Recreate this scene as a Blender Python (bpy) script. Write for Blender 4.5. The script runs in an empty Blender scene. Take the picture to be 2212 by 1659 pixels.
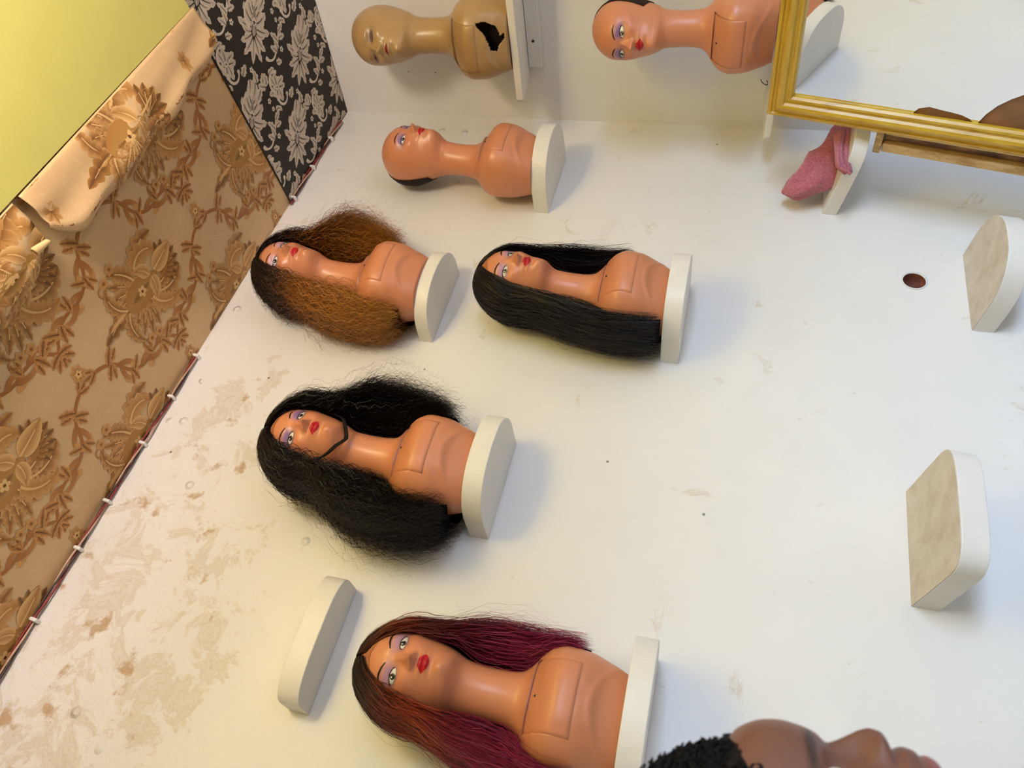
import bpy, bmesh, math, random
import numpy as np
from mathutils import Vector, Matrix

# ------------------------------------------------------------------ camera, world, light
S = 1.45                      # metres from the camera to the back wall
CZ = 1.60                     # camera height
YAW, PITCH, ROLL, FPX = 0.960592459612118, 0.25075815098927556, 0.12914331274465846, 1647.75
CAM = np.array([-1.41 * S, -S, CZ])
ca, sa, cb, sb, cc, sc = math.cos(YAW), math.sin(YAW), math.cos(PITCH), math.sin(PITCH), math.cos(ROLL), math.sin(ROLL)
FW = np.array([ca * cb, sa * cb, sb]); _r = np.array([sa, -ca, 0.0]); _u = np.cross(_r, FW)
RT, UP = cc * _r + sc * _u, -sc * _r + cc * _u          # right and up of the phone held upright
scene = bpy.context.scene
cd = bpy.data.cameras.new('camera'); cam = bpy.data.objects.new('camera', cd)
scene.collection.objects.link(cam); scene.camera = cam
ex, ey, ez = -UP, RT, -FW                                # the photograph lies on its side: up is to the left
cam.matrix_world = Matrix(((ex[0], ey[0], ez[0], CAM[0]), (ex[1], ey[1], ez[1], CAM[1]), (ex[2], ey[2], ez[2], CAM[2]), (0, 0, 0, 1)))
cd.sensor_fit = 'HORIZONTAL'; cd.sensor_width = 36.0; cd.lens = FPX / 2212 * 36.0
cd.clip_start = 0.02; cd.clip_end = 60
cd.dof.use_dof = True; cd.dof.focus_distance = 1.75; cd.dof.aperture_fstop = 7.5

world = bpy.data.worlds.new('world'); scene.world = world; world.use_nodes = True
bg = world.node_tree.nodes['Background']; bg.inputs[0].default_value = (0.80, 0.88, 1.0, 1); bg.inputs[1].default_value = 0.3
vs = scene.view_settings
vs.view_transform = 'Standard'; vs.look = 'None'; vs.gamma = 1.0; vs.use_curve_mapping = False; vs.exposure = 0.0

DOOR = (-1.75, -0.30, 0.02, 2.25); ROOM_Y = -3.6; ROOM_X = -4.2      # doorway in the street-side wall behind the camera
def area(name, loc, rot, sx, sy, power, col):
    l = bpy.data.lights.new(name, 'AREA'); l.shape = 'RECTANGLE'; l.size = sx; l.size_y = sy; l.energy = power; l.color = col
    o = bpy.data.objects.new(name, l); scene.collection.objects.link(o); o.location = loc; o.rotation_euler = rot
    return o
DX = (DOOR[0] + DOOR[1]) / 2
_sky = area('doorway_skylight', (DX, ROOM_Y + 0.05, 1.85), (math.radians(90 - 46), 0, 0), 1.4, 0.8, 67, (0.53, 0.72, 1.0)); _sky.data.spread = math.radians(112)
_gnd = area('doorway_street_glow', (DX, ROOM_Y + 0.30, 0.40), (math.radians(90 + 58), 0, 0), 1.4, 0.8, 7.2, (1.0, 0.82, 0.90)); _gnd.data.spread = math.radians(112)
ADDED_LAMP = (-1.45, -1.75, 2.63)    # added lamp, unseen behind the camera, to warm the upper wall
_bl = bpy.data.lights.new('added_warm_light', 'POINT'); _bl.energy = 84; _bl.color = (1.0, 0.86, 0.75); _bl.shadow_soft_size = 0.17
_bo = bpy.data.objects.new('added_warm_light', _bl); scene.collection.objects.link(_bo); _bo.location = ADDED_LAMP

# ------------------------------------------------------------------ helpers
COL = scene.collection
def ray(x, y):
    return FW + (829.5 - y) / FPX * RT + (1106 - x) / FPX * UP
def on_y(x, y, yy=0.0):
    d = ray(x, y); return CAM + d * (yy - CAM[1]) / d[1]
def on_x(x, y, xx=0.0):
    d = ray(x, y); return CAM + d * (xx - CAM[0]) / d[0]
def on_z(x, y, zz):
    d = ray(x, y); return CAM + d * (zz - CAM[2]) / d[2]

def srgb(r, g, b):
    f = lambda c: c / 255 / 12.92 if c / 255 <= 0.04045 else ((c / 255 + 0.055) / 1.055) ** 2.4
    return (f(r), f(g), f(b))

def tag(o, label=None, cat=None, group=None, kind=None):
    if label: o['label'] = label
    if cat: o['category'] = cat
    if group: o['group'] = group
    if kind: o['kind'] = kind
    return o
def mesh(name, v, f, smooth=True, cols=None):
    me = bpy.data.meshes.new(name)
    me.from_pydata([tuple(map(float, p)) for p in v] if not isinstance(v, np.ndarray) else v.tolist(), [], f if isinstance(f, list) else f.tolist())
    if smooth: me.polygons.foreach_set('use_smooth', [True] * len(me.polygons))
    if cols is not None: set_cols(me, cols)
    me.update()
    return me
def set_cols(me, cols):
    a = me.attributes.new('paint', 'FLOAT_COLOR', 'POINT')
    c = np.ones((len(me.vertices), 4), np.float32); c[:, :3] = cols
    a.data.foreach_set('color', c.ravel())
def fast_mesh(name, v, quads, cols=None, smooth=True):
    me = bpy.data.meshes.new(name)
    v = np.asarray(v, np.float32); q = np.asarray(quads, np.int32); k = q.shape[1]
    me.vertices.add(len(v)); me.vertices.foreach_set('co', v.ravel())
    me.loops.add(q.size); me.loops.foreach_set('vertex_index', q.ravel())
    me.polygons.add(len(q)); me.polygons.foreach_set('loop_start', np.arange(0, q.size, k, dtype=np.int32))
    me.polygons.foreach_set('loop_total', np.full(len(q), k, np.int32))
    if smooth: me.polygons.foreach_set('use_smooth', np.ones(len(q), bool))
    me.update(calc_edges=True)
    if cols is not None: set_cols(me, cols)
    return me
def obj(name, me, mat=None, parent=None):
    o = bpy.data.objects.new(name, me); COL.objects.link(o)
    if mat and not me.materials: me.materials.append(mat)
    if parent: o.parent = parent
    return o
def empty(name, loc=(0, 0, 0), rz=0.0):
    o = bpy.data.objects.new(name, None); COL.objects.link(o); o.empty_display_size = 0.05
    o.location = loc; o.rotation_euler = (0, 0, rz); return o
def bm_mesh(name, bm, smooth=False):
    me = bpy.data.meshes.new(name); bm.normal_update(); bm.to_mesh(me); bm.free()
    if smooth: me.polygons.foreach_set('use_smooth', [True] * len(me.polygons))
    return me
def box_bm(x0, x1, y0, y1, z0, z1, bevel=0.0, seg=2):
    bm = bmesh.new()
    r = bmesh.ops.create_cube(bm, size=1.0)
    for v in bm.verts:
        v.co = ((x0 + x1) / 2 + v.co.x * (x1 - x0), (y0 + y1) / 2 + v.co.y * (y1 - y0), (z0 + z1) / 2 + v.co.z * (z1 - z0))
    if bevel: bmesh.ops.bevel(bm, geom=bm.edges[:], offset=bevel, segments=seg, affect='EDGES', profile=0.5)
    return bm
def tube(pts, rad, n=7, cap=True):
    pts = np.asarray(pts, float); m = len(pts)
    rad = np.broadcast_to(np.asarray(rad, float), (m,))
    t = np.gradient(pts, axis=0); t /= np.linalg.norm(t, axis=1)[:, None] + 1e-12
    up = np.array([0.31, 0.17, 0.93]); v = []; f = []
    for i in range(m):
        a = np.cross(t[i], up); a /= np.linalg.norm(a); b = np.cross(t[i], a)
        for k in range(n):
            an = 2 * math.pi * k / n
            v.append(pts[i] + rad[i] * (math.cos(an) * a + math.sin(an) * b))
    for i in range(m - 1):
        for k in range(n):
            f.append([i * n + k, i * n + (k + 1) % n, (i + 1) * n + (k + 1) % n, (i + 1) * n + k])
    if cap: f.append(list(range(n))[::-1]); f.append([(m - 1) * n + k for k in range(n)])
    return v, f
def prism(poly, z0, z1, bevel=0.0, seg=2):
    """extruded 2-D outline"""
    bm = bmesh.new()
    vs_ = [bm.verts.new((x, y, z0)) for x, y in poly]
    fc = bm.faces.new(vs_); bm.normal_update()
    r = bmesh.ops.extrude_face_region(bm, geom=[fc])
    bmesh.ops.translate(bm, vec=(0, 0, z1 - z0), verts=[g for g in r['geom'] if isinstance(g, bmesh.types.BMVert)])
    bmesh.ops.recalc_face_normals(bm, faces=bm.faces[:])
    if bevel:
        ed = [e for e in bm.edges if abs(e.verts[0].co.z - e.verts[1].co.z) < 1e-6]
        bmesh.ops.bevel(bm, geom=ed, offset=bevel, segments=seg, affect='EDGES', profile=0.5)
    return bm
def pchip(xs, ys, x):
    xs = np.asarray(xs, float); ys = np.asarray(ys, float); h = np.diff(xs); d = np.diff(ys) / h
    m = np.zeros_like(ys)
    for i in range(1, len(xs) - 1):
        if d[i - 1] * d[i] > 0:
            w1, w2 = 2 * h[i] + h[i - 1], h[i] + 2 * h[i - 1]
            m[i] = (w1 + w2) / (w1 / d[i - 1] + w2 / d[i])
    m[0], m[-1] = d[0], d[-1]
    x = np.clip(np.asarray(x, float), xs[0], xs[-1])
    i = np.clip(np.searchsorted(xs, x) - 1, 0, len(h) - 1)
    t = (x - xs[i]) / h[i]
    return (2 * t**3 - 3 * t**2 + 1) * ys[i] + (t**3 - 2 * t**2 + t) * h[i] * m[i] + (-2 * t**3 + 3 * t**2) * ys[i + 1] + (t**3 - t**2) * h[i] * m[i + 1]

# ------------------------------------------------------------------ materials
MATS = {}
class NT:
    def __init__(s, name):
        s.m = bpy.data.materials.new(name); s.m.use_nodes = True; s.t = s.m.node_tree
        s.b = s.t.nodes['Principled BSDF']
    def n(s, typ, **kw):
        nd = s.t.nodes.new(typ)
        for k, v in kw.items():
            if k.startswith('i_'): nd.inputs[k[2:].replace('_', ' ')].default_value = v
            else: setattr(nd, k, v)
        return nd
    def l(s, a, b): s.t.links.new(a, b)
    def ramp(s, fac, stops):
        r = s.n('ShaderNodeValToRGB'); e = r.color_ramp.elements
        while len(e) < len(stops): e.new(0.5)
        for el, (p, c) in zip(e, stops): el.position = p; el.color = (*c, 1) if len(c) == 3 else c
        s.l(fac, r.inputs[0]); return r.outputs[0]
    def mix(s, fac, a, b):
        m = s.n('ShaderNodeMix', data_type='RGBA')
        for sock, val in ((m.inputs[0], fac), (m.inputs[6], a), (m.inputs[7], b)):
            if hasattr(val, 'links'): s.l(val, sock)
            else: sock.default_value = (*val, 1) if isinstance(val, tuple) else val
        return m.outputs[2]
    def math(s, op, a, b=0.0):
        m = s.n('ShaderNodeMath', operation=op)
        for sock, val in ((m.inputs[0], a), (m.inputs[1], b)):
            if hasattr(val, 'links'): s.l(val, sock)
            else: sock.default_value = val
        return m.outputs[0]
    def noise(s, scale, detail=4, rough=0.55, vec=None, dist=0.0):
        nd = s.n('ShaderNodeTexNoise'); nd.inputs['Scale'].default_value = scale; nd.inputs['Detail'].default_value = detail
        nd.inputs['Roughness'].default_value = rough; nd.inputs['Distortion'].default_value = dist
        if vec: s.l(vec, nd.inputs['Vector'])
        return nd.outputs[0]
    def coords(s, kind='Object'):
        return s.n('ShaderNodeTexCoord').outputs[kind]
    def bump(s, h, strength=0.3, dist=0.01, prev=None):
        b = s.n('ShaderNodeBump'); b.inputs['Strength'].default_value = strength; b.inputs['Distance'].default_value = dist
        s.l(h, b.inputs['Height'])
        if prev: s.l(prev, b.inputs['Normal'])
        return b.outputs[0]
def plain(name, col, rough=0.5, spec=0.5, metal=0.0, noise=0.0, nscale=30, bump=0.0, bscale=60, coat=0.0):
    if name in MATS: return MATS[name]
    t = NT(name); b = t.b
    b.inputs['Base Color'].default_value = (*col, 1); b.inputs['Roughness'].default_value = rough
    b.inputs['Specular IOR Level'].default_value = spec; b.inputs['Metallic'].default_value = metal; b.inputs['Coat Weight'].default_value = coat
    co = t.coords()
    if noise:
        n = t.noise(nscale, 4, vec=co)
        d = tuple(c * (1 - noise) for c in col); u = tuple(min(1, c * (1 + noise * 0.6)) for c in col)
        t.l(t.ramp(n, [(0.3, d), (0.7, u)]), b.inputs['Base Color'])
    if bump: t.l(t.bump(t.noise(bscale, 5, vec=co), bump, 0.004), b.inputs['Normal'])
    MATS[name] = t.m; return t.m
def painted(name, rough=0.45, spec=0.5, bump=0.0, bscale=200, coat=0.0, sheen=0.0):
    """colour comes from the painted vertex colours of the mesh"""
    if name in MATS: return MATS[name]
    t = NT(name); a = t.n('ShaderNodeAttribute', attribute_name='paint'); t.l(a.outputs['Color'], t.b.inputs['Base Color'])
    t.b.inputs['Roughness'].default_value = rough; t.b.inputs['Specular IOR Level'].default_value = spec
    t.b.inputs['Coat Weight'].default_value = coat; t.b.inputs['Coat Roughness'].default_value = 0.25; t.b.inputs['Sheen Weight'].default_value = sheen
    if bump: t.l(t.bump(t.noise(bscale, 3, vec=t.coords()), bump, 0.002), t.b.inputs['Normal'])
    MATS[name] = t.m; return t.m

def wall_material(name, stains):
    t = NT(name); co = t.coords()
    base = t.ramp(t.noise(1.7, 5, vec=co), [(0.3, srgb(228, 225, 221)), (0.7, srgb(237, 235, 232))])
    grime = t.noise(5.0, 8, 0.65, vec=co)
    base = t.mix(t.ramp(grime, [(0.62, (0, 0, 0)), (0.78, (0.35, 0.35, 0.35))]), base, srgb(196, 184, 166))
    hs = t.noise(0.8, 3, vec=co)
    pits = t.n('ShaderNodeTexVoronoi'); pits.inputs['Scale'].default_value = 11.0; pits.inputs['Randomness'].default_value = 1.0
    t.l(co, pits.inputs['Vector'])
    if stains:
        sx = t.n('ShaderNodeSeparateXYZ'); t.l(co, sx.inputs[0])
        # the damp patch: high on the wall, far from the corner
        def cloud(cx, cz, rx, rz):
            a = t.math('DIVIDE', t.math('SUBTRACT', sx.outputs[0], cx), rx); b = t.math('DIVIDE', t.math('SUBTRACT', sx.outputs[2], cz), rz)
            d = t.math('SQRT', t.math('ADD', t.math('MULTIPLY', a, a), t.math('MULTIPLY', b, b)))
            return t.math('SUBTRACT', 1.0, d)
        c1 = cloud(-1.80, 2.72, 0.62, 0.40)
        c2 = cloud(-1.35, 2.72, 0.40, 0.20)
        reg = t.math('MAXIMUM', c1, t.math('MULTIPLY', c2, 0.8))
        reg = t.math('MINIMUM', t.math('MAXIMUM', reg, 0.0), 0.5)
        sn = t.noise(9.5, 9, 0.72, vec=co, dist=0.6)
        sm = t.math('ADD', sn, t.math('MULTIPLY', reg, 0.25))
        tide = t.ramp(sm, [(0.62, (0, 0, 0)), (0.68, (0.42, 0.42, 0.42)), (0.71, (0.16, 0.16, 0.16)), (0.78, (0.5, 0.5, 0.5))])
        base = t.mix(tide, base, srgb(192, 168, 114))
        sn2 = t.noise(15, 6, 0.6, vec=co)
        spot = t.ramp(t.math('ADD', sn2, t.math('MULTIPLY', reg, 0.34)), [(0.76, (0, 0, 0)), (0.83, (0.7, 0.7, 0.7))])
        base = t.mix(spot, base, srgb(178, 136, 78))
    # fine dark flecks
    fl = t.n('ShaderNodeTexVoronoi'); fl.inputs['Scale'].default_value = 7.0; t.l(co, fl.inputs['Vector'])
    flm = t.math('LESS_THAN', fl.outputs['Distance'], 0.022)
    base = t.mix(t.math('MULTIPLY', flm, 0.75), base, srgb(84, 70, 58))
    t.l(base, t.b.inputs['Base Color']); t.b.inputs['Roughness'].default_value = 0.42; t.b.inputs['Specular IOR Level'].default_value = 0.35
    n1 = t.bump(t.noise(3.2, 4, vec=co), 0.25, 0.03)
    n2 = t.bump(t.noise(42, 5, 0.6, vec=co), 0.10, 0.004, n1)
    if stains:
        bl = t.n('ShaderNodeTexVoronoi'); bl.inputs['Scale'].default_value = 13.0; t.l(co, bl.inputs['Vector'])
        ring = t.ramp(bl.outputs['Distance'], [(0.0, (0.5, 0.5, 0.5)), (0.10, (0.8, 0.8, 0.8)), (0.17, (0, 0, 0))])
        up_ = t.ramp(sx.outputs[2], [(0.0, (0, 0, 0)), (1.0, (1, 1, 1))])
        mz = t.n('ShaderNodeMapRange'); mz.inputs[1].default_value = 1.9; mz.inputs[2].default_value = 2.5; t.l(sx.outputs[2], mz.inputs[0])
        msk = t.math('MULTIPLY', t.math('GREATER_THAN', t.noise(6, 2, vec=co), 0.52), mz.outputs[0])
        n2 = t.bump(t.math('MULTIPLY', ring, msk), 0.8, 0.008, n2)
        crust = t.math('MULTIPLY', t.noise(26, 8, 0.7, vec=co), reg)
        n2 = t.bump(crust, 0.8, 0.012, n2)
    t.l(n2, t.b.inputs['Normal'])
    return t.m

M_WALL_BACK = wall_material('white_plaster_stained', True)
M_WALL = wall_material('white_plaster', False)
M_SHELF = plain('shelf_white_paint', srgb(232, 228, 220), 0.40, 0.4, noise=0.05, nscale=9, bump=0.12, bscale=70)
def dirty_shelf():
    t = NT('dusty_shelf_top'); co = t.coords()
    c = t.ramp(t.noise(16, 8, 0.65, vec=co), [(0.30, srgb(192, 178, 158)), (0.5, srgb(210, 200, 186)), (0.70, srgb(220, 212, 200))])
    c = t.mix(t.ramp(t.noise(60, 5, 0.6, vec=co), [(0.66, (0, 0, 0)), (0.74, (0.6, 0.6, 0.6))]), c, srgb(120, 98, 78))
    t.l(c, t.b.inputs['Base Color']); t.b.inputs['Roughness'].default_value = 0.75
    t.l(t.bump(t.noise(50, 6, vec=co), 0.3, 0.004), t.b.inputs['Normal']); return t.m
M_DUST = dirty_shelf()
M_YELLOW = plain('yellow_ceiling_paint', srgb(224, 216, 122), 0.55, 0.3, noise=0.04, nscale=4, bump=0.06, bscale=40)
M_DAMASK = plain('black_wallpaper', srgb(38, 33, 28), 0.55, 0.35, noise=0.15, nscale=120, bump=0.08, bscale=300)
def tan_paper():
    t = NT('tan_wallpaper'); co = t.coords()
    n = t.noise(48, 6, 0.7, vec=co, dist=2.2)
    c = t.ramp(t.noise(5, 4, vec=co), [(0.3, srgb(196, 162, 118)), (0.7, srgb(210, 176, 130))])
    c = t.mix(t.ramp(n, [(0.58, (0, 0, 0)), (0.66, (0.4, 0.4, 0.4)), (0.72, (0, 0, 0))]), c, srgb(226, 198, 152))
    t.l(c, t.b.inputs['Base Color']); t.b.inputs['Roughness'].default_value = 0.42; t.b.inputs['Specular IOR Level'].default_value = 0.45
    w = t.bump(t.noise(2.5, 3, vec=co), 0.35, 0.04)
    t.l(t.bump(n, 0.12, 0.002, w), t.b.inputs['Normal']); return t.m
M_TAN = tan_paper()
M_PRINT = painted('wallpaper_print', 0.5, 0.4)
M_SKIN = painted('bust_plastic', 0.36, 0.5, bump=0.03, bscale=120, coat=0.12)
M_GOLD = painted('bust_gold_plastic', 0.34, 0.55, bump=0.03, bscale=120, coat=0.15)
M_RED = plain('lip_paint', srgb(190, 22, 32), 0.35, 0.5, noise=0.15, nscale=200)
M_BLACKPAINT = plain('brow_paint', srgb(34, 22, 20), 0.5, 0.4, noise=0.1)
M_EYEWHITE = plain('eye_white', srgb(214, 210, 206), 0.22, 0.6, noise=0.03)
M_IRIS = plain('iris_paint', srgb(40, 30, 28), 0.15, 0.7, noise=0.1)
M_GLINT = plain('eye_glint_paint', srgb(245, 245, 245), 0.3, 0.5, noise=0.02)  # white dot that paints a catch light on the eye
M_LASH = plain('eyelash', srgb(18, 14, 14), 0.6, 0.2, noise=0.1)
M_CAP = plain('wig_cap_mesh', srgb(40, 28, 24), 0.75, 0.2, noise=0.25, nscale=400, bump=0.3, bscale=500)
M_HAIR = painted('hair', 0.46, 0.32)
M_HAIRBASE = painted('hair_under', 0.85, 0.05)
M_LACE = plain('lace_front', srgb(176, 112, 72), 0.7, 0.2, noise=0.12, nscale=300, bump=0.2, bscale=500)
M_WHITEPLASTIC = plain('white_plastic', srgb(228, 226, 222), 0.4, 0.5, noise=0.04)
M_DARKHOLE = plain('conduit_box_inside', srgb(134, 78, 64), 0.7, 0.2, noise=0.4, nscale=60)

# ------------------------------------------------------------------ room shell
ZC = 2.762 - 1.45 + CZ         # ceiling
KB = -0.08                     # the right-hand wall is not quite square to the back wall
def xb(y): return 0.012 + KB * y
def struct(o): o['kind'] = 'structure'; return o
HOLE = on_y(1975, 607); HR = 0.0275
def back_wall():
    bm = bmesh.new()
    x0, x1 = ROOM_X, 0.02
    n = 40
    ring = [bm.verts.new((HOLE[0] + HR * math.cos(2 * math.pi * k / n), 0, HOLE[2] + HR * math.sin(2 * math.pi * k / n))) for k in range(n)]
    outer = [bm.verts.new(p) for p in ((x0, 0, 0), (x1, 0, 0), (x1, 0, ZC + 0.02), (x0, 0, ZC + 0.02))]
    ed = [bm.edges.new((ring[k], ring[(k + 1) % n])) for k in range(n)] + [bm.edges.new((outer[k], outer[(k + 1) % 4])) for k in range(4)]
    bmesh.ops.triangle_fill(bm, edges=ed, use_beauty=True, normal=(0, -1, 0))
    back = [bm.verts.new((v.co.x, 0.10, v.co.z)) for v in outer]
    for k in range(4): bm.faces.new((outer[k], outer[(k + 1) % 4], back[(k + 1) % 4], back[k]))
    bm.faces.new(back[::-1])
    bmesh.ops.recalc_face_normals(bm, faces=bm.faces[:])
    return bm_mesh('wall_back', bm)
wall_back = struct(obj('wall_back', back_wall(), M_WALL_BACK))
def quad_prism(name, poly, z0, z1, mat):
    return struct(obj(name, bm_mesh(name, prism(poly, z0, z1)), mat))
quad_prism('wall_right', [(xb(0), 0.0), (xb(ROOM_Y), ROOM_Y), (xb(ROOM_Y) + 0.1, ROOM_Y), (xb(0) + 0.1, 0.0)], 0, ZC, M_WALL)
quad_prism('wall_left', [(ROOM_X, 0), (ROOM_X - 0.1, 0), (ROOM_X - 0.1, ROOM_Y), (ROOM_X, ROOM_Y)], 0, ZC, M_WALL)
M_FLOOR = plain('cement_floor', srgb(150, 144, 136), 0.6, 0.3, noise=0.15, nscale=3, bump=0.1)
quad_prism('floor', [(ROOM_X - 0.1, ROOM_Y - 0.1), (0.5, ROOM_Y - 0.1), (0.5, 0.1), (ROOM_X - 0.1, 0.1)], -0.1, 0.0, M_FLOOR)
wf = box_bm(ROOM_X, DOOR[0], ROOM_Y - 0.1, ROOM_Y, 0, ZC)
for b in (box_bm(DOOR[1], 0.4, ROOM_Y - 0.1, ROOM_Y, 0, ZC), box_bm(DOOR[0], DOOR[1], ROOM_Y - 0.1, ROOM_Y, DOOR[3], ZC)):
    tmp = bm_mesh('t', b); wf.from_mesh(tmp); bpy.data.meshes.remove(tmp)
struct(obj('wall_front', bm_mesh('wall_front', wf), M_WALL))
df = box_bm(DOOR[0] - 0.04, DOOR[0] + 0.02, ROOM_Y - 0.11, ROOM_Y + 0.015, 0, DOOR[3] + 0.04)
for b in (box_bm(DOOR[1] - 0.02, DOOR[1] + 0.04, ROOM_Y - 0.11, ROOM_Y + 0.015, 0, DOOR[3] + 0.04), box_bm(DOOR[0] + 0.02, DOOR[1] - 0.02, ROOM_Y - 0.11, ROOM_Y + 0.015, DOOR[3] - 0.02, DOOR[3] + 0.04)):
    tmp = bm_mesh('t', b); df.from_mesh(tmp); bpy.data.meshes.remove(tmp)
struct(obj('door_1', bm_mesh('door_1', df), M_SHELF))
ceiling = quad_prism('ceiling', [(ROOM_X - 0.1, ROOM_Y - 0.1), (0.5, ROOM_Y - 0.1), (0.5, 0.1), (ROOM_X - 0.1, 0.1)], ZC + 0.004, ZC + 0.1, M_WALL)
YB = -0.642                    # where the papered soffit ends and the yellow paint begins
XD = (-0.463, -0.085)          # the black paper's edge: x = XD[0] - XD[1]*y
def xdam(y): return XD[0] - XD[1] * y
def sheet(name, poly, z, th, mat, parent):
    return obj(name, bm_mesh(name, prism(poly, z, z + th)), mat, parent)
floral = sheet('floral_wallpaper', [(ROOM_X, YB - 0.02), (xdam(YB) + 0.02, YB - 0.02), (xdam(0) + 0.02, 0), (ROOM_X, 0)], ZC, 0.003, M_TAN, ceiling)
damask = sheet('damask_wallpaper', [(xdam(-1.7), -1.7), (xb(-1.7), -1.7), (xb(0), 0), (xdam(0), 0)], ZC - 0.004, 0.003, M_DAMASK, ceiling)
yel = sheet('yellow_panel', [(ROOM_X, ROOM_Y), (xdam(ROOM_Y) - 0.0, ROOM_Y), (xdam(YB) - 0.002, YB + 0.004), (ROOM_X, YB - 0.012)], ZC - 0.016, 0.018, M_YELLOW, ceiling)
tag(floral, 'tan wallpaper with brown scrolling flowers'); tag(damask, 'black wallpaper with pale damask leaves'); tag(yel, 'flat yellow painted panel')

# ------------------------------------------------------------------ printed ornament
class Art:
    def __init__(s, z0=0.0): s.v = []; s.f = []; s.c = []; s.k = 0; s.z0 = z0
    def strip(s, L, Mid, R, cm, ce, lift=None):
        b = len(s.v); n = len(Mid); z = s.z0 + s.k * 5e-6; s.k += 1
        for i in range(n):
            ci = np.array(cm(i / (n - 1))) if callable(cm) else np.array(cm)
            co = np.array(ce(i / (n - 1))) if callable(ce) else np.array(ce)
            for p, c in ((L[i], co), (Mid[i], ci), (R[i], co)): s.v.append((p[0], p[1], z)); s.c.append(c)
        for i in range(n - 1):
            a = b + 3 * i
            s.f.append([a, a + 1, a + 4, a + 3]); s.f.append([a + 1, a + 2, a + 5, a + 4])
    def path(s, p, ang, L, bend, n):
        pts = [np.array(p, float)]; a = ang
        for i in range(n): 
            t = i / n; k = bend(t) if callable(bend) else bend
            a += k / n; pts.append(pts[-1] + L / n * np.array([math.cos(a), math.sin(a)]))
        return np.array(pts)
    def leaf(s, p, ang, L, W, bend=0.0, lobes=0, cm=None, ce=None, n=12, vein=None, sharp=0.8):
        q = s.path(p, ang, L, bend, n); t = np.linspace(0, 1, n + 1)
        w = W * np.sin(np.pi * t**sharp)**0.75
        if lobes: w = w * (0.62 + 0.38 * np.abs(np.sin(np.pi * lobes * t)))
        w = np.maximum(w, W * 0.03); w[-1] = 0
        d = np.gradient(q, axis=0); d /= np.linalg.norm(d, axis=1)[:, None]; nn = np.stack([-d[:, 1], d[:, 0]], 1)
        s.strip(q + nn * w[:, None], q, q - nn * w[:, None], cm, ce)
        if vein is not None:
            m = int(n * 0.75); vw = (W * 0.10 * (1 - t[:m]))[:, None] + W * 0.02
            s.strip(q[:m] + nn[:m] * vw, q[:m], q[:m] - nn[:m] * vw, vein, vein)
        return q
    def stroke(s, p, ang, L, w0, w1, bend, c, n=14, bulb=0.0):
        q = s.path(p, ang, L, bend, n); t = np.linspace(0, 1, n + 1)
        w = w0 + (w1 - w0) * t
        if bulb: w = w + bulb * np.exp(-((t - 0.95) / 0.06)**2)
        d = np.gradient(q, axis=0); d /= np.linalg.norm(d, axis=1)[:, None]; nn = np.stack([-d[:, 1], d[:, 0]], 1)
        s.strip(q + nn * w[:, None], q, q - nn * w[:, None], c, c)
        return q
    def disc(s, p, rx, ry, ang, cm, ce, n=12, rag=0.0):
        b = len(s.v); z = s.z0 + s.k * 5e-6; s.k += 1
        s.v.append((p[0], p[1], z)); s.c.append(np.array(cm))
        for i in range(n):
            a = 2 * math.pi * i / n; k = 1 + rag * (i % 2)
            x, y = rx * k * math.cos(a), ry * k * math.sin(a)
            s.v.append((p[0] + x * math.cos(ang) - y * math.sin(ang), p[1] + x * math.sin(ang) + y * math.cos(ang), z)); s.c.append(np.array(ce))
        for i in range(n): s.f.append([b, b + 1 + i, b + 1 + (i + 1) % n])
    def floret(s, p, r, c, cc):
        for i in range(5): 
            a = 2 * math.pi * i / 5 + 0.3; s.disc((p[0] + r * 0.6 * math.cos(a), p[1] + r * 0.6 * math.sin(a)), r * 0.45, r * 0.38, a, c, c, 8)
        s.disc(p, r * 0.28, r * 0.28, 0, cc, cc, 8)
def stamp(dst, art, org, ex_, ey_):
    b = len(dst['v']); v = np.array(art.v); dst['n'] = dst.get('n', 0) + 1; v[:, 2] += (dst['n'] % 8) * 6e-7
    w = np.array(org)[None, :] + v[:, :1] * np.array(ex_)[None, :] + v[:, 1:2] * np.array(ey_)[None, :]
    dst['v'] += [(a[0], a[1], l) for a, l in zip(w, v[:, 2])]
    dst['f'] += [[i + b for i in f] for f in art.f]; dst['c'] += art.c
def clip_print(dst, planes, name):
    bm = bmesh.new()
    lay = bm.verts.layers.float_color.new('paint')
    vs_ = []
    for p, c in zip(dst['v'], dst['c']):
        v = bm.verts.new(p); v[lay] = (*c, 1.0); vs_.append(v)
    for f in dst['f']:
        try: bm.faces.new([vs_[i] for i in f])
        except ValueError: pass
    for co, no in planes:
        bmesh.ops.bisect_plane(bm, geom=bm.verts[:] + bm.edges[:] + bm.faces[:], plane_co=co, plane_no=no, clear_outer=True)
    return bm

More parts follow.
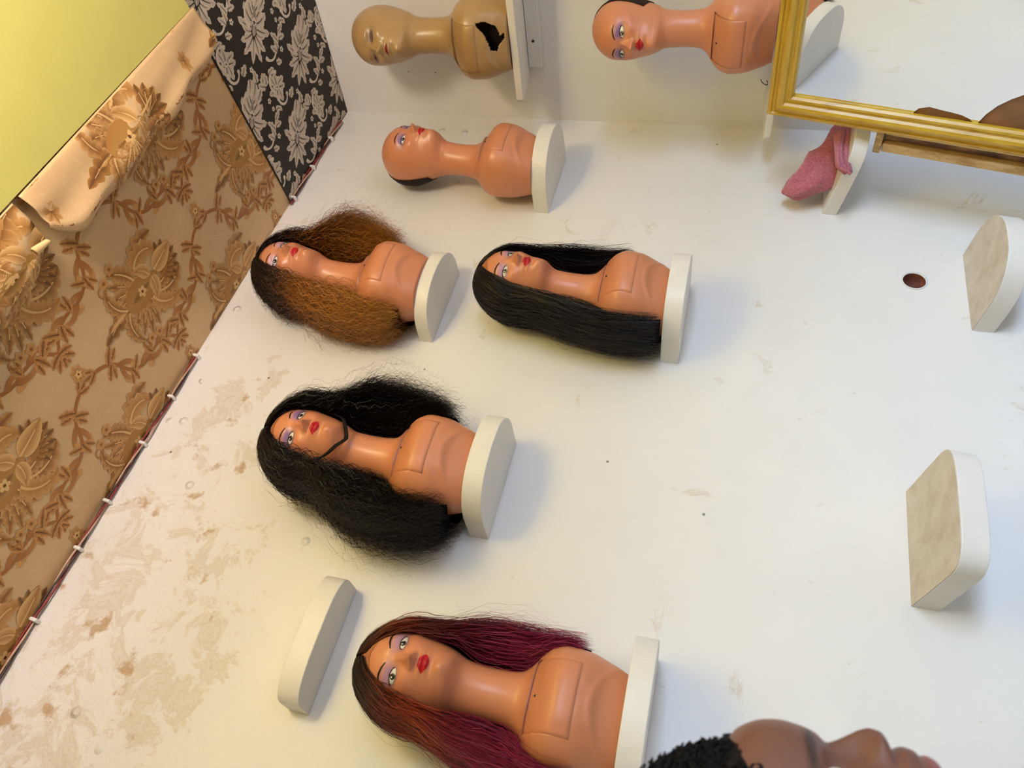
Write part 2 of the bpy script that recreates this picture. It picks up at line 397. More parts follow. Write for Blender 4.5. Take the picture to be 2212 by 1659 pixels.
# black damask: lattice measured on the ceiling
PALE = srgb(212, 199, 182); PALE2 = srgb(184, 168, 150); INK = srgb(44, 38, 33)
def dam_big():
    a = Art(); rng = random.Random(3)
    P = 0.001
    for sgn in (1, -1):
        for (x, y, an, L, W, be) in ((0.006, 0.010, -15, .052, .014, .7), (0.004, 0.018, 22, .050, .015, .8), (0.004, 0.030, 48, .044, .014, .5), (0.003, 0.045, 62, .040, .012, .3),
                                     (0.006, -0.004, -48, .046, .012, .5), (0.004, -0.012, -66, .052, .011, .3), (0.010, 0.000, -30, .030, .008, 1.1)):
            a.leaf((sgn * x, y), math.radians(an) if sgn > 0 else math.pi - math.radians(an), L, W, sgn * be, 3, PALE2, PALE, vein=INK)
    a.leaf((0, -0.02), -math.pi / 2, .048, .008, 0, 0, PALE2, PALE, vein=INK)
    a.leaf((0, 0.05), math.pi / 2, .052, .013, 0.1, 4, PALE2, PALE, vein=INK)
    for sgn in (1, -1): a.leaf((sgn * 0.006, 0.060), math.pi / 2 - sgn * 0.5, .032, .008, sgn * 0.4, 2, PALE2, PALE, vein=INK)
    a.leaf((0, -0.008), math.pi / 2, .060, .011, 0.0, 0, srgb(120, 106, 92), PALE2, vein=PALE)
    a.floret((0, 0.022), .010, PALE, INK); a.floret((0, 0.062), .009, PALE, INK)
    a.stroke((0, -0.012), 2.6, .05, .0012, .0006, -2.6, INK); a.stroke((0, -0.012), 0.54, .05, .0012, .0006, 2.6, INK)
    return a
def dam_sprig():
    a = Art(.00015)
    a.stroke((0.0, 0.050), -1.6, .115, .0035, .0022, lambda t: 0.5 if t < .6 else 4.6, PALE, n=22, bulb=.003)
    a.leaf((0.000, 0.055), 1.9, .030, .008, 1.9, 2, PALE2, PALE, vein=INK)
    for (x, y, an, L, s_) in ((0.001, .012, 35, .034, 1), (-.001, .020, 130, .026, -1), (.001, -.012, 28, .030, 1), (0, -.004, 60, .024, 1), (.004, -.036, 140, .024, -1), (.0, .034, 100, .026, -1)):
        a.leaf((x, y), math.radians(an), L, .009, -s_ * 0.6, 3, PALE2, PALE, vein=INK)
    a.floret((-.014, .000), .007, PALE, INK)
    return a
def dam_scroll():
    a = Art(.0003)
    a.stroke((-.055, .020), -1.1, .16, .003, .0025, lambda t: 2.6 if t < .35 else (-3.4 if t < .75 else -6.0), PALE, n=26, bulb=.0035)
    for (x, y, an, L, be) in ((-.05, .012, 80, .026, -.8), (-.035, .000, 100, .034, -.5), (-.015, .006, 70, .03, -.4), (.035, .008, 95, .03, .4),
                              (-.03, -.004, -80, .040, .6), (-.008, .006, -100, .042, .7), (.012, .010, -110, .034, .6), (-.048, .006, -20, .03, .5)):
        a.leaf((x, y), math.radians(an), L, .011, be, 3, PALE2, PALE, vein=INK)
    a.floret((.006, .030), .007, PALE, INK)
    return a
def dam_bouquet():
    a = Art(.00045)
    for k in range(7):
        an = math.radians(20 + k * 48); a.leaf((0.004 * math.cos(an), .012 + .004 * math.sin(an)), an, .034 - .004 * (k % 2), .012, 0.4 * (-1)**k, 3, PALE2, PALE, vein=INK)
    a.stroke((.006, .0), -0.2, .075, .004, .002, 3.4, PALE, n=18, bulb=.003); a.stroke((-.004, -.006), -1.7, .070, .004, .002, -3.6, PALE, n=18, bulb=.003)
    a.leaf((.034, .03), 1.9, .03, .008, .8, 2, PALE2, PALE, vein=INK)
    a.floret((.028, -.026), .007, PALE, INK); a.floret((.012, -.040), .006, PALE, INK); a.floret((0, .012), .008, PALE, INK)
    return a
E1 = np.array([0.164, 0.170]); E2 = np.array([-0.170, 0.172]); DB = np.array([-0.308, -0.462])
axY = -E2 / np.linalg.norm(E2); axX = np.array([axY[1], -axY[0]])
dd = {'v': [], 'f': [], 'c': []}
arts = (dam_big(), dam_sprig(), dam_scroll(), dam_bouquet())
for i in range(-6, 6):
    for j in range(-6, 6):
        for art, (u_, w_) in zip(arts, ((0, 0), (.5, .02), (.0, .56), (.5, .53))):
            o_ = DB + (i + u_) * E1 + (j + w_) * E2
            if -0.75 < o_[0] < 0.25 and -1.3 < o_[1] < 0.12: stamp(dd, art, o_, axX * 1.30, axY * 1.22)
bm = clip_print(dd, [((0, -0.004, 0), (0, 1, 0)), ((0, -1.25, 0), (0, -1, 0)), ((xb(0) - 0.004, 0, 0), (1, -KB, 0)), ((xdam(0) + 0.003, 0, 0), (-1, -XD[1], 0))], 'damask_print')
for v in bm.verts: v.co.z = ZC - 0.0046 - v.co.z
tag(obj('damask_print', bm_mesh('damask_print', bm), M_PRINT, damask), 'pale grey damask leaf print', kind='stuff')

# tan floral paper: diamond lattice of blossoms framed by leafy scrolls
BR1, BR2, BR3, BR4 = srgb(128, 82, 36), srgb(168, 116, 56), srgb(196, 148, 88), srgb(96, 62, 30)
CRM = srgb(214, 174, 114)
def blossom():
    a = Art(.0006)
    def frond(x, y, an, L, W, be, cm=BR1, ce=BR3, lobes=6): a.leaf((x, y), math.radians(an), L, W, be, lobes, cm, ce, n=24, vein=CRM, sharp=0.7)
    for an, L in ((150, .075), (170, .085), (190, .085), (208, .08), (225, .07)): frond(.0, -.005, an, L, .018, .3)
    for an, L in ((-95, .075), (-78, .085), (-62, .085), (-45, .08), (-28, .07)): frond(.004, -.010, an, L, .018, -.3)
    frond(-.01, .02, 118, .100, .026, -1.6); frond(-.02, .03, 95, .085, .022, -2.2, BR2, BR3); frond(-.02, .01, 150, .07, .02, .8)
    frond(.03, -.01, -10, .100, .026, 1.6); frond(.03, -.02, -38, .085, .022, 1.6, BR2, BR3); frond(.04, .0, 30, .06, .018, .7)
    for an in range(-30, 130, 20): frond(.035 + .02 * math.cos(math.radians(50)), .035, an, .045 + .012 * math.cos(math.radians(an - 50)), .013, 0, BR4, BR2, 3)
    frond(.03, .03, 50, .070, .020, 0.15, BR2, CRM, 0)
    a.leaf((-.035, -.045), math.radians(45), .105, .028, 0.0, 0, srgb(170, 128, 66), BR2, n=16)
    a.leaf((-.020, -.032), math.radians(45), .055, .014, 0.0, 0, srgb(128, 88, 40), srgb(176, 134, 72), n=12)
    a.floret((.002, -.010), .011, CRM, BR4)
    frond(.02, .02, 140, .045, .014, 1.2, BR2, CRM, 0); frond(.025, .018, -40, .045, .014, -1.0, BR2, CRM, 0)
    # trailing sprigs under the bloom
    frond(-.035, -.045, 225, .080, .016, .2, BR4, BR2, 4); frond(-.035, -.045, 190, .075, .017, -1.5); frond(-.03, -.05, 265, .075, .017, 1.5)
    frond(-.04, -.05, 215, .05, .008, .3, CRM, BR2, 2)
    for p in ((-.080, .030), (-.092, .005), (.028, -.100), (.048, -.088)): a.disc(p, .009, .009, .4, BR2, BR3, 10, 0.35); a.disc(p, .003, .003, 0, BR1, BR1, 8)
    a.stroke((-.10, -.003), 3.6, .045, .0016, .001, 5.0, BR2); a.stroke((.025, -.112), -1.6, .045, .0016, .001, -5.0, BR2)
    return a
def vine():
    """a leafy scroll along +x, about 0.31 m long, centred"""
    a = Art(); C_ = np.array(srgb(158, 100, 46)); E_ = np.array(srgb(202, 148, 84)); D_ = srgb(132, 82, 36)
    q = a.stroke((-.135, -.004), .55, .30, .0042, .0036, lambda t: (-3.4 if t < .30 else 4.2 if t < .62 else -3.6 if t < .9 else 0), tuple(C_), n=36)
    dq = np.gradient(q, axis=0); an_ = np.arctan2(dq[:, 1], dq[:, 0])
    def at(t): i = int(t * 36); return q[i], an_[i]
    def curl(t, rel, L, be, w=.0070):
        p, an = at(t); L = L * 1.12; a.stroke(p, an + math.radians(rel), L, w, .0022, lambda s_: be * (.35 + 1.5 * s_), lambda s_: tuple(C_ * (1 - s_) + E_ * s_), n=20, bulb=.0045)
    def fan(t, rel, L, n=3, spread=42, sg=1):
        p, an = at(t); L = L * .84
        for k in range(n):
            r_ = rel + sg * (k - (n - 1) / 2) * spread
            a.leaf(p, an + math.radians(r_), L * (1 - .13 * abs(k - (n - 1) / 2)), L * .26, -.9 * sg * (k - (n - 1) / 2) * .6, 3, D_, tuple(E_), n=16, vein=srgb(104, 62, 26))
    fan(.02, 180, .040, 3, 48); fan(.16, 70, .052, 2, 40); fan(.18, -75, .046, 2, 46, -1)
    curl(.27, 50, .105, -4.6); curl(.30, -55, .085, 4.6)
    fan(.40, -60, .044, 2, 50); fan(.44, 75, .040, 1)
    curl(.52, 62, .080, -4.8); curl(.60, -48, .110, 4.4); fan(.64, 80, .046, 2, 44)
    curl(.74, 52, .075, -4.8); fan(.80, -62, .050, 2, 46); fan(.86, 58, .050, 2, 40); fan(.99, 0, .048, 3, 44)
    return a
def rosette():
    a = Art(.0005); a.disc((0, 0), .019, .015, 0, BR1, BR3, 14, 0.4); a.floret((0, 0), .010, CRM, BR4); return a
HX, HY = 0.264, 0.250; F0 = np.array([-1.080, -0.274])
ab, av, ar = blossom(), vine(), rosette()
def lay_floral(shift=(0, 0), xr=(-2.6, 0.1), yr=(-1.1, 0.3)):
    d = {'v': [], 'f': [], 'c': []}
    b0 = np.array([-math.sqrt(.5), -math.sqrt(.5)])       # which way the blooms stand on the ceiling
    for i in range(-8, 8):
        for j in range(-5, 5):
            p = F0 + np.array([i * HX, j * HY]) + np.array(shift)
            if not (xr[0] < p[0] < xr[1] and yr[0] < p[1] < yr[1]): continue
            if (i + j) % 2 == 0: stamp(d, ab, p, (0.89, 0.89), (0.89, -0.89))
            else:
                stamp(d, ar, p, (0, 1), (1, 0))
                for sx_ in (1, -1):
                    m = p + np.array([sx_ * HX / 2, HY / 2]); dv = np.array([sx_ * HX, HY]); dv /= np.linalg.norm(dv)
                    stamp(d, av, m, dv * 1.02, (-dv[1] * -sx_ * 1.1, dv[0] * -sx_ * 1.1))
    return d
bm = clip_print(lay_floral(), [((0, -0.003, 0), (0, 1, 0)), ((0, YB, 0), (0, -1, 0)), ((xdam(0) - 0.001, 0, 0), (1, XD[1], 0)), ((-2.45, 0, 0), (-1, 0, 0))], 'floral_print')
for v in bm.verts: v.co.z = ZC - 0.0006 - v.co.z
tag(obj('floral_print', bm_mesh('floral_print', bm), M_PRINT, floral), 'brown flower and scroll print', kind='stuff')

def noise1(x, seed):
    r = np.random.RandomState(seed); ph = r.rand(6) * 6.28; fr = r.uniform(4, 30, 6)
    return sum(np.sin(x * f_ + p_) / (1 + k) for k, (f_, p_) in enumerate(zip(fr, ph))) / 2.4
def flap(name, x0, x1, edge, sagz, shift, label, tear=None):
    """paper that has come loose from the soffit and hangs along the yellow panel"""
    nx, ny = 90, 16; V = []; F = []
    def surf(x, t):
        e = edge(x); y = YB + 0.004 + (e - YB) * t
        s_ = sagz(x)
        z = ZC - 0.017 - s_ * (t**0.8) + 0.006 * math.sin(t * 9 + x * 14) * t + 0.004 * math.sin(x * 33 + t * 4) * t
        if t > 0.82: z += (t - 0.82) * 0.10
        return (x, y, z)
    for i in range(nx + 1):
        x = x0 + (x1 - x0) * i / nx
        for j in range(ny + 1): V.append(surf(x, j / ny))
    for i in range(nx):
        for j in range(ny): a_ = i * (ny + 1) + j; F.append([a_, a_ + 1, a_ + ny + 2, a_ + ny + 1])
    o = obj(name, mesh(name, V, F), M_TAN, ceiling); tag(o, label)
    so = o.modifiers.new('thick', 'SOLIDIFY'); so.thickness = 0.0012; so.offset = 1.0
    bm = clip_print(lay_floral(shift), [((x0, 0, 0), (-1, 0, 0)), ((x1, 0, 0), (1, 0, 0)), ((0, YB + 0.006, 0), (0, -1, 0)), ((0, YB + 0.2, 0), (0, 1, 0))], name)
    kill = []
    for v in bm.verts:
        x, y, l = v.co; t = (y - YB - 0.004) / (edge(x) - YB)
        if t > 1.0: t = 1.0; kill.append(v)
        p = surf(x, max(t, 0)); v.co = (p[0], p[1], p[2] - 0.0009 - l)
    ks = set(kill); bmesh.ops.delete(bm, geom=[f for f in bm.faces if all(v in ks for v in f.verts)], context='FACES')
    tag(obj('flap_print', bm_mesh('flap_print', bm), M_PRINT, o), kind='stuff')
    return o
def edge1(x):
    e = -0.518 + 0.010 * math.sin((x + 1.2) * 9) + 0.005 * math.sin(x * 31)
    if x > -0.62: e += (x + 0.62) * -0.15
    if x < -1.12: e -= ((-1.12 - x) / 0.08)**2 * 0.055
    return e
flap('peeling_strip', -1.195, -0.508, edge1, lambda x: 0.030 + 0.012 * math.sin((x + 1.2) * 5), (-0.09, -0.055), 'loose satin strip of floral wallpaper peeling along the yellow edge')
def edge2(x): return -0.50 - 0.05 * max(0, (x + 1.30) / 0.09)**2 + 0.012 * math.sin(x * 26)
flap('torn_corner', -1.75, -1.215, edge2, lambda x: 0.020, (0.03, -0.03), 'torn corner of floral wallpaper hanging loose')
# a cream sliver curling off the torn corner
pa, pb = on_z(72, 545, ZC - 0.03), on_z(103, 520, ZC - 0.045)
V = []; F = []
for i in range(13):
    t = i / 12; c_ = pa + (pb - pa) * t
    w_ = 0.012 * (1 - 0.5 * t) ; d_ = (pb - pa) / np.linalg.norm(pb - pa); n_ = np.array([-d_[1], d_[0], 0])
    for k in range(7):
        an = math.pi * (k / 6 - 0.5); V.append(c_ + n_ * w_ * math.sin(an) + np.array([0, 0, -0.008 * math.cos(an)]))
for i in range(12):
    for k in range(6): a_ = i * 7 + k; F.append([a_, a_ + 1, a_ + 8, a_ + 7])
M_CREAM = plain('paper_back', srgb(216, 186, 132), 0.6, 0.3, noise=0.1, nscale=40)
o = obj('paper_sliver', mesh('paper_sliver', V, F), M_CREAM, ceiling); tag(o, 'cream curled sliver of torn paper')
so = o.modifiers.new('thick', 'SOLIDIFY'); so.thickness = 0.001

# ------------------------------------------------------------------ shelves
DZ = CZ - 1.5
def shelf_outline(hw, dep, d0, n, seg=44):
    pts = [(hw, 0.0)]
    for k in range(seg + 1):
        a = math.pi * k / seg; c_, s_ = math.cos(a), math.sin(a)
        pts.append((hw * math.copysign(abs(c_)**(2 / n), c_), -(d0 + (dep - d0) * abs(s_)**(2 / n))))
    pts.append((-hw, 0.0)); return pts
def shelf(loc, rz, hw, dep, d0, n, th, label, tilt=0.0, dusty=False):
    o = obj('wall_shelf', bm_mesh('wall_shelf', prism(shelf_outline(hw, dep, d0, n), -th, 0.0, 0.002)), M_SHELF)
    o.location = loc; o.rotation_euler = (tilt, 0, rz)
    if dusty:
        poly = [(x * 0.995, y * 0.995) for x, y in shelf_outline(hw, dep, d0, n)]
        obj('dusty_top', bm_mesh('dusty_top', prism(poly, 0.0, 0.0012)), M_DUST, o)
    else:
        poly = [(x * 0.9, y * 0.92 - 0.004) for x, y in shelf_outline(hw, dep, d0, n)]
    tag(o, label, 'shelf', 'rounded white wooden wall shelves'); return o
BW = [  # back wall: centre x, top z, half width, depth, straight part, roundness, thickness, tilt, label, dusty
    (-0.305, 2.042, .122, .182, .050, 2.2, .042, 0, 'white rounded shelf under the bald terracotta bust with a dark cap', False),
    (-0.813, 2.222, .122, .138, .030, 2.3, .034, 0, 'white rounded shelf under the bust with the golden brown curly wig', False),
    (-0.790, 1.618, .122, .180, .060, 2.4, .042, 0, 'white rounded shelf under the bust with the straight black wig', False),
    (-1.311, 1.943, .120, .172, .060, 2.4, .042, 0, 'white rounded shelf under the bust with the curly black wig', False),
    (-1.714, 2.184, .124, .092, .035, 3.0, .044, 0, 'empty white shelf high on the wall above the burgundy wig', False),
    (-1.728, 1.566, .126, .180, .080, 2.8, .040, 0, 'white rounded shelf under the bust with the burgundy wig', False),
    (-0.593, 0.936, .124, .190, .060, 2.4, .045, math.radians(6), 'empty dusty shelf low down, stained at its edges, near the round wall hole', True),
    (-1.289, 1.091, .121, .205, .130, 4.0, .046, math.radians(7), 'empty dusty shelf with square front, lowest below the curly black wig', True),
    (-0.232, 1.268, .122, .225, .130, 3.0, .036, math.radians(10), 'white shelf in the corner with the pink towel on it', False)]
for x, z, hw, dep, d0, n, th, tl, lab, du in BW: shelf((x, 0, z + DZ), 0, hw, dep, d0, n, th, lab, tl, du)

def wallB_shelf(y0, y1, z, dep, th, tilt, label, rail):
    ang = math.atan(KB); yc = (y0 + y1) / 2
    root = empty('wall_shelf', (xb(yc), yc, z + DZ), -math.pi / 2 - ang)
    hw = (y1 - y0) / 2
    poly = [(hw, 0), (hw, -dep * .75), (hw * .98, -dep * .93), (hw * .92, -dep), (-hw * .92, -dep), (-hw * .98, -dep * .93), (-hw, -dep * .75), (-hw, 0)]
    b = obj('board', bm_mesh('board', prism(poly, -th, 0, 0.002)), M_SHELF, root); b.rotation_euler = (tilt, 0, 0)
    obj('rail', bm_mesh('rail', box_bm(-hw * rail, hw * rail, -0.022, 0.0, -th - 0.045, -th - 0.004, 0.002)), M_SHELF, root)
    if rail < 1:
        for sx_ in (-.5, .1, .55):
            v, f = tube([(sx_ * hw, -0.022, -th - 0.024), (sx_ * hw, -0.0245, -th - 0.024)], 0.004, 10); obj('screw', mesh('screw', v, f, False), plain('screw_steel', srgb(70, 66, 62), .4, .5, .8, noise=.1), root)
    tag(root, label, 'shelf', 'thin white board shelves on the right wall'); return root
wallB_shelf(-0.60, -0.150, 2.165, 0.19, 0.020, math.radians(8), 'thin white board shelf on a rail under the gold bust', .86)
wallB_shelf(-0.62, -0.062, 1.450, 0.19, 0.018, math.radians(3), 'thin white board shelf behind the mirror under the terracotta bust', .82)
# bent wire hook on the lower rail
hp = on_x(1652, 172, -0.03); pts = [hp + np.array([-0.012 * math.sin(a), 0.006 * (1 - math.cos(a)), 0.010 * math.cos(a)]) for a in np.linspace(0, 4.2, 14)]
v, f = tube(pts, 0.0012, 6); tag(obj('wire_hook', mesh('wire_hook', v, f), plain('rusty_wire', srgb(80, 52, 36), .6, .4, .5, noise=.3)), 'small bent rusty wire hook beside the mirror frame corner', 'hook')

# round conduit box set in the wall
hb = empty('conduit_box', (HOLE[0], 0, HOLE[2]))
def ring_mesh(r0, r1, y0, y1, n=40):
    V = []; F = []
    prof = [(r1, y0), (r1, y0 - 0.002), (r0, y0 - 0.002), (r0, y1)]
    for r_, y_ in prof:
        for k in range(n): a = 2 * math.pi * k / n; V.append((r_ * math.cos(a), y_, r_ * math.sin(a)))
    for i in range(len(prof) - 1):
        for k in range(n): F.append([i * n + k, i * n + (k + 1) % n, (i + 1) * n + (k + 1) % n, (i + 1) * n + k])
    return V, F
v, f = ring_mesh(HR - 0.0016, HR + 0.0022, 0.0, 0.001); obj('rim', mesh('rim', v, f), M_WHITEPLASTIC, hb)
V = []; F = []
for y_ in (0.0005, 0.035):
    for k in range(40): a = 2 * math.pi * k / 40; V.append(((HR - 0.002) * math.cos(a), y_, (HR - 0.002) * math.sin(a)))
for k in range(40): F.append([k, (k + 1) % 40, 40 + (k + 1) % 40, 40 + k])
F.append(list(range(40, 80)))
obj('box_cup', mesh('box_cup', V, F), M_DARKHOLE, hb)
v, f = tube([(-.016 + .004 * math.sin(t * 3), .030 - .010 * math.sin(t * 2), -.016 + .006 * t) for t in np.linspace(0, 3, 16)], .0045, 8)
obj('wire', mesh('wire', v, f), plain('red_wire', srgb(188, 60, 44), .45, .5, noise=.1), hb)
tag(hb, 'round recessed conduit box, dark red inside, open in the white wall', 'wall box')

# cable runs along the top of the back wall
M_CABLE_R = plain('cable_red', srgb(140, 36, 36), .45, .5, noise=.2); M_CABLE_D = plain('cable_dark', srgb(60, 34, 28), .45, .5, noise=.2); M_CABLE_W = plain('cable_clear', srgb(196, 160, 136), .35, .5, noise=.2)
def cable(name, pxs, label, clips):
    root = empty(name, tuple(on_y(*pxs[0], -0.01))); base = np.array(root.location)
    P = np.array([on_y(x, y, -0.010) for x, y in pxs]); P[:, 2] = np.minimum(P[:, 2], ZC - 0.009)
    s_ = np.concatenate([[0], np.cumsum(np.linalg.norm(np.diff(P, axis=0), axis=1))]); n = max(30, int(s_[-1] / 0.012)); tt = np.linspace(0, s_[-1], n)
    Q = np.stack([np.interp(tt, s_, P[:, k]) for k in range(3)], 1)
    for k, (m_, nm) in enumerate(((M_CABLE_R, 'red_wire'), (M_CABLE_D, 'dark_wire'), (M_CABLE_W, 'clear_wire'))):
        ph = k * 2.1; off = np.stack([0 * tt, -0.0035 * np.cos(tt * 26 + ph), 0.0035 * np.sin(tt * 26 + ph) + 0.0015 * np.sin(tt * 9 + k)], 1)
        v, f = tube(Q + off - base, 0.0024, 6); obj(nm, mesh(nm, v, f), m_, root)
    cm = box_bm(-.004, .004, -.009, .010, -.009, .009, .003); cme = bm_mesh('cable_clip', cm)
    for x, y in clips:
        p = on_y(x, y, -0.010); p[2] = min(p[2], ZC - 0.012); c_ = obj('cable_clip', cme, M_WHITEPLASTIC, root); c_.location = p - base; c_.rotation_euler = (0, 0.1, 0)
    tag(root, label, 'cable'); return root
cable('cable_bundle', [(738, 262), (700, 320), (663, 380), (625, 440)], 'short run of red cables clipped under the black damask wallpaper by the corner', [(715, 300), (672, 362), (629, 428)])
cable('cable_bundle', [(424, 770), (370, 862), (305, 962), (228, 1086), (168, 1186), (72, 1340), (0, 1462), (-90, 1620)], 'long run of red and dark cables clipped along the tan wallpaper edge', [(424, 770), (369, 858), (307, 958), (231, 1083), (168, 1185), (72, 1339)])

# ------------------------------------------------------------------ display busts
BUST = np.array([  # z, front y, back y, half width
    (.000, -.060, .084, .086), (.030, -.078, .090, .097), (.070, -.104, .096, .107), (.100, -.110, .096, .108), (.125, -.097, .093, .102), (.142, -.078, .084, .090),
    (.154, -.063, .072, .074), (.164, -.055, .062, .061), (.175, -.051, .053, .0525), (.200, -.050, .046, .0475), (.225, -.052, .044, .0465), (.248, -.058, .044, .0475),
    (.259, -.066, .046, .049), (.266, -.079, .047, .051), (.271, -.092, .049, .053), (.276, -.100, .050, .0555), (.284, -.1045, .053, .060), (.296, -.1045, .059, .0645),
    (.310, -.1040, .068, .0685), (.330, -.1035, .078, .0725), (.352, -.1030, .086, .0755), (.372, -.1015, .090, .0770), (.392, -.1005, .090, .0765), (.410, -.0950, .086, .0725),
    (.428, -.0820, .075, .063), (.442, -.0640, .059, .050), (.452, -.0450, .041, .034), (.458, -.0260, .022, .018), (.460, -.0060, .004, .003)])
def bust_tables(z, T=BUST):
    yf, yb, a = (pchip(T[:, 0], T[:, k], z) for k in (1, 2, 3))
    return yf, yb, a
def cyz(z): return np.interp(z, [0, .15, .26, .46], [0, 0, -.006, -.010])
def nexp(z): return np.interp(z, [0, .02, .13, .16, .18, .24, .268, .285, .31, .36, .40, .43], [2.3, 2.6, 2.6, 2.3, 2.0, 2.0, 1.75, 1.62, 1.8, 2.1, 2.15, 2.0])
def G(x, z, cx, cz, rx, rz): return np.exp(-((x - cx) / rx)**2 - ((z - cz) / rz)**2)
def zw(z):
    """the face sits a little higher on the long neck"""
    z = np.asarray(z, float); s = lambda e0, e1: (lambda t: t * t * (3 - 2 * t))(np.clip((z - e0) / (e1 - e0), 0, 1))
    return z + .010 * s(.20, .275) * (1 - s(.318, .372))
def face_disp(x, z, nose=1.0, lips=1.0):
    """how far the face stands out (metres, towards the front)"""
    ax = np.abs(x)
    t = np.clip((.378 - z) / (.378 - .337), 0, 1)                      # down the nose
    ridge = np.exp(-(x / (.0055 + .0035 * t))**2) * (t**1.2) * .0185 * np.clip((z - .326) / .009, 0, 1)**0.8
    d = nose * (ridge + .008 * G(x, z, 0, .338, .0080, .0075) + .0062 * G(ax, z, .0115, .3345, .0050, .0055))
    d -= .0075 * G(ax, z, .0300, .3690, .0150, .0095)                  # sockets
    d += .0050 * G(ax, z, .0305, .3680, .0115, .0068)                  # eyeball
    d += .0030 * G(ax, z, .028, .3870, .020, .006)                     # brow
    d += .0042 * G(ax, z, .043, .342, .017, .016)                      # cheekbone
    d -= .0030 * G(ax, z, .040, .312, .014, .014)
    d += lips * (.0062 * G(x, z, 0, .3188, .0185, .0042) + .0068 * G(x, z, 0, .3095, .0155, .0045) - .0028 * G(x, z, 0, .3142, .020, .0014))
    d -= .0030 * G(x, z, 0, .3005, .014, .0045)
    d += .0040 * G(x, z, 0, .2870, .014, .0085)                        # chin
    d -= .0015 * G(x, z, 0, .3265, .0035, .005)
    return d
def front_y(x, z):
    x = np.asarray(x, float); z = np.asarray(z, float)
    yf, yb, a = bust_tables(z); c = cyz(z); n = nexp(z)
    return c - (c - yf) * np.maximum(1 - np.minimum(np.abs(x / a), 1)**n, 0)**(1 / n) - face_disp(x, z)
PLATE = (.064, .072, .150)    # half width, bottom, top of the square panel on the chest
def plate_y(x, z):
    t = np.clip((np.asarray(z, float) - PLATE[1]) / (PLATE[2] - PLATE[1]), 0, 1)
    return front_y(x, z) - .0012 + .0085 * t**2
def body_grid(rows, T=BUST, nose=1.0, lips=1.0, plate=True, nth=208):
    th = np.linspace(0, 2 * math.pi, nth, endpoint=False)
    th = th - 0.42 * np.sin(th)                                       # crowd columns towards the face
    V = np.zeros((len(rows), nth, 3))
    for i, z in enumerate(rows):
        yf, yb, a = (float(pchip(T[:, 0], T[:, k], z)) for k in (1, 2, 3)); c = float(cyz(z)); n = float(nexp(z))
        s_, co = np.sin(th), np.cos(th); fr = co > 0
        p = np.where(fr, 2 / n, 1.0)
        x = a * np.sign(s_) * np.abs(s_)**p
        y = np.where(fr, c - (c - yf) * np.abs(co)**p, c + (yb - c) * np.abs(co))
        y = np.where(fr, y - face_disp(x, np.full_like(x, z), nose, lips) * np.clip(co * 4, 0, 1), y)
        if plate:
            # collar bones and the dip between them, and the curved edge below the panel
            y = np.where(fr, y - .004 * np.exp(-((z - .150 + .12 * np.abs(x)) / .006)**2) * np.exp(-((np.abs(x) - .030) / .022)**2), y)
            y = np.where(fr, y - .0032 * np.exp(-((z - .050 + 5.0 * x * x) / .007)**2) * np.clip(1 - (x / .095)**2, 0, 1), y)
            ins = fr & (np.abs(x) < PLATE[0]) & (z > PLATE[1]) & (z < PLATE[2])
            y = np.where(ins, np.maximum(y, plate_y(x, np.full_like(x, z)) + .0010), y)
        V[i, :, 0], V[i, :, 1], V[i, :, 2] = x, y, z
    V[:, :, 2] = zw(V[:, :, 2])
    return V
def grid_quads(nr, nc, wrap=True):
    i, j = np.meshgrid(np.arange(nr - 1), np.arange(nc if wrap else nc - 1), indexing='ij')
    a = i * nc + j; b = i * nc + (j + 1) % nc
    return np.stack([a, b, b + nc, a + nc], -1).reshape(-1, 4)
ROWS = np.unique(np.round(np.concatenate([np.linspace(0, .16, 70), [PLATE[1] - 2e-4, PLATE[1] + 2e-4, PLATE[2] - 2e-4, PLATE[2] + 2e-4], np.linspace(.16, .255, 24), np.linspace(.255, .40, 120), np.linspace(.40, .46, 26)]), 5))
def paint_bust(V, skin, shadow, blush):
    v = V.reshape(-1, 3); x, y, z = v.T; z = np.repeat(ROWS, NC); ax = np.abs(x); fr = y < -.03
    c = np.tile(np.array(skin), (len(v), 1))
    m = np.clip(1.25 * G(ax, z, .0315, .3770, .0165, .0100), 0, .9) * fr
    c = c * (1 - m[:, None]) + np.array(shadow) * m[:, None]
    m = np.clip(.5 * G(ax, z, .046, .345, .016, .014), 0, .35) * fr
    c = c * (1 - m[:, None]) + np.array(blush) * m[:, None]
    m = np.clip(.9 * G(ax, z, .0310, .3690, .0155, .0062), 0, .75) * fr
    c = c * (1 - m[:, None]) + np.array(srgb(70, 52, 70)) * m[:, None]
    return c
GRID = body_grid(ROWS)
NR, NC = GRID.shape[:2]
QUADS = grid_quads(NR, NC)
def bust_mesh(name, skin, shadow, blush, holes=None):
    q = QUADS
    if holes is not None:
        ctr = GRID.reshape(-1, 3)[q].mean(1); keep = ~holes(ctr); q = q[keep]
    V = GRID.reshape(-1, 3); cols = paint_bust(GRID, skin, shadow, blush); k = len(V)
    V = np.concatenate([V, np.tile([[0, .01, .0]], (NC, 1))]); cols = np.concatenate([cols, np.tile(np.array(skin), (NC, 1))])      # closed underside
    j = np.arange(NC); q = np.concatenate([q, np.stack([k + j, k + (j + 1) % NC, (j + 1) % NC, j], 1)])
    return fast_mesh(name, V, q, cols)
ME_BODY = bust_mesh('bust_body', srgb(211, 138, 99), srgb(140, 112, 168), srgb(200, 110, 80))
ME_BODY2 = bust_mesh('bust_body', srgb(209, 136, 97), srgb(196, 150, 172), srgb(196, 106, 74))

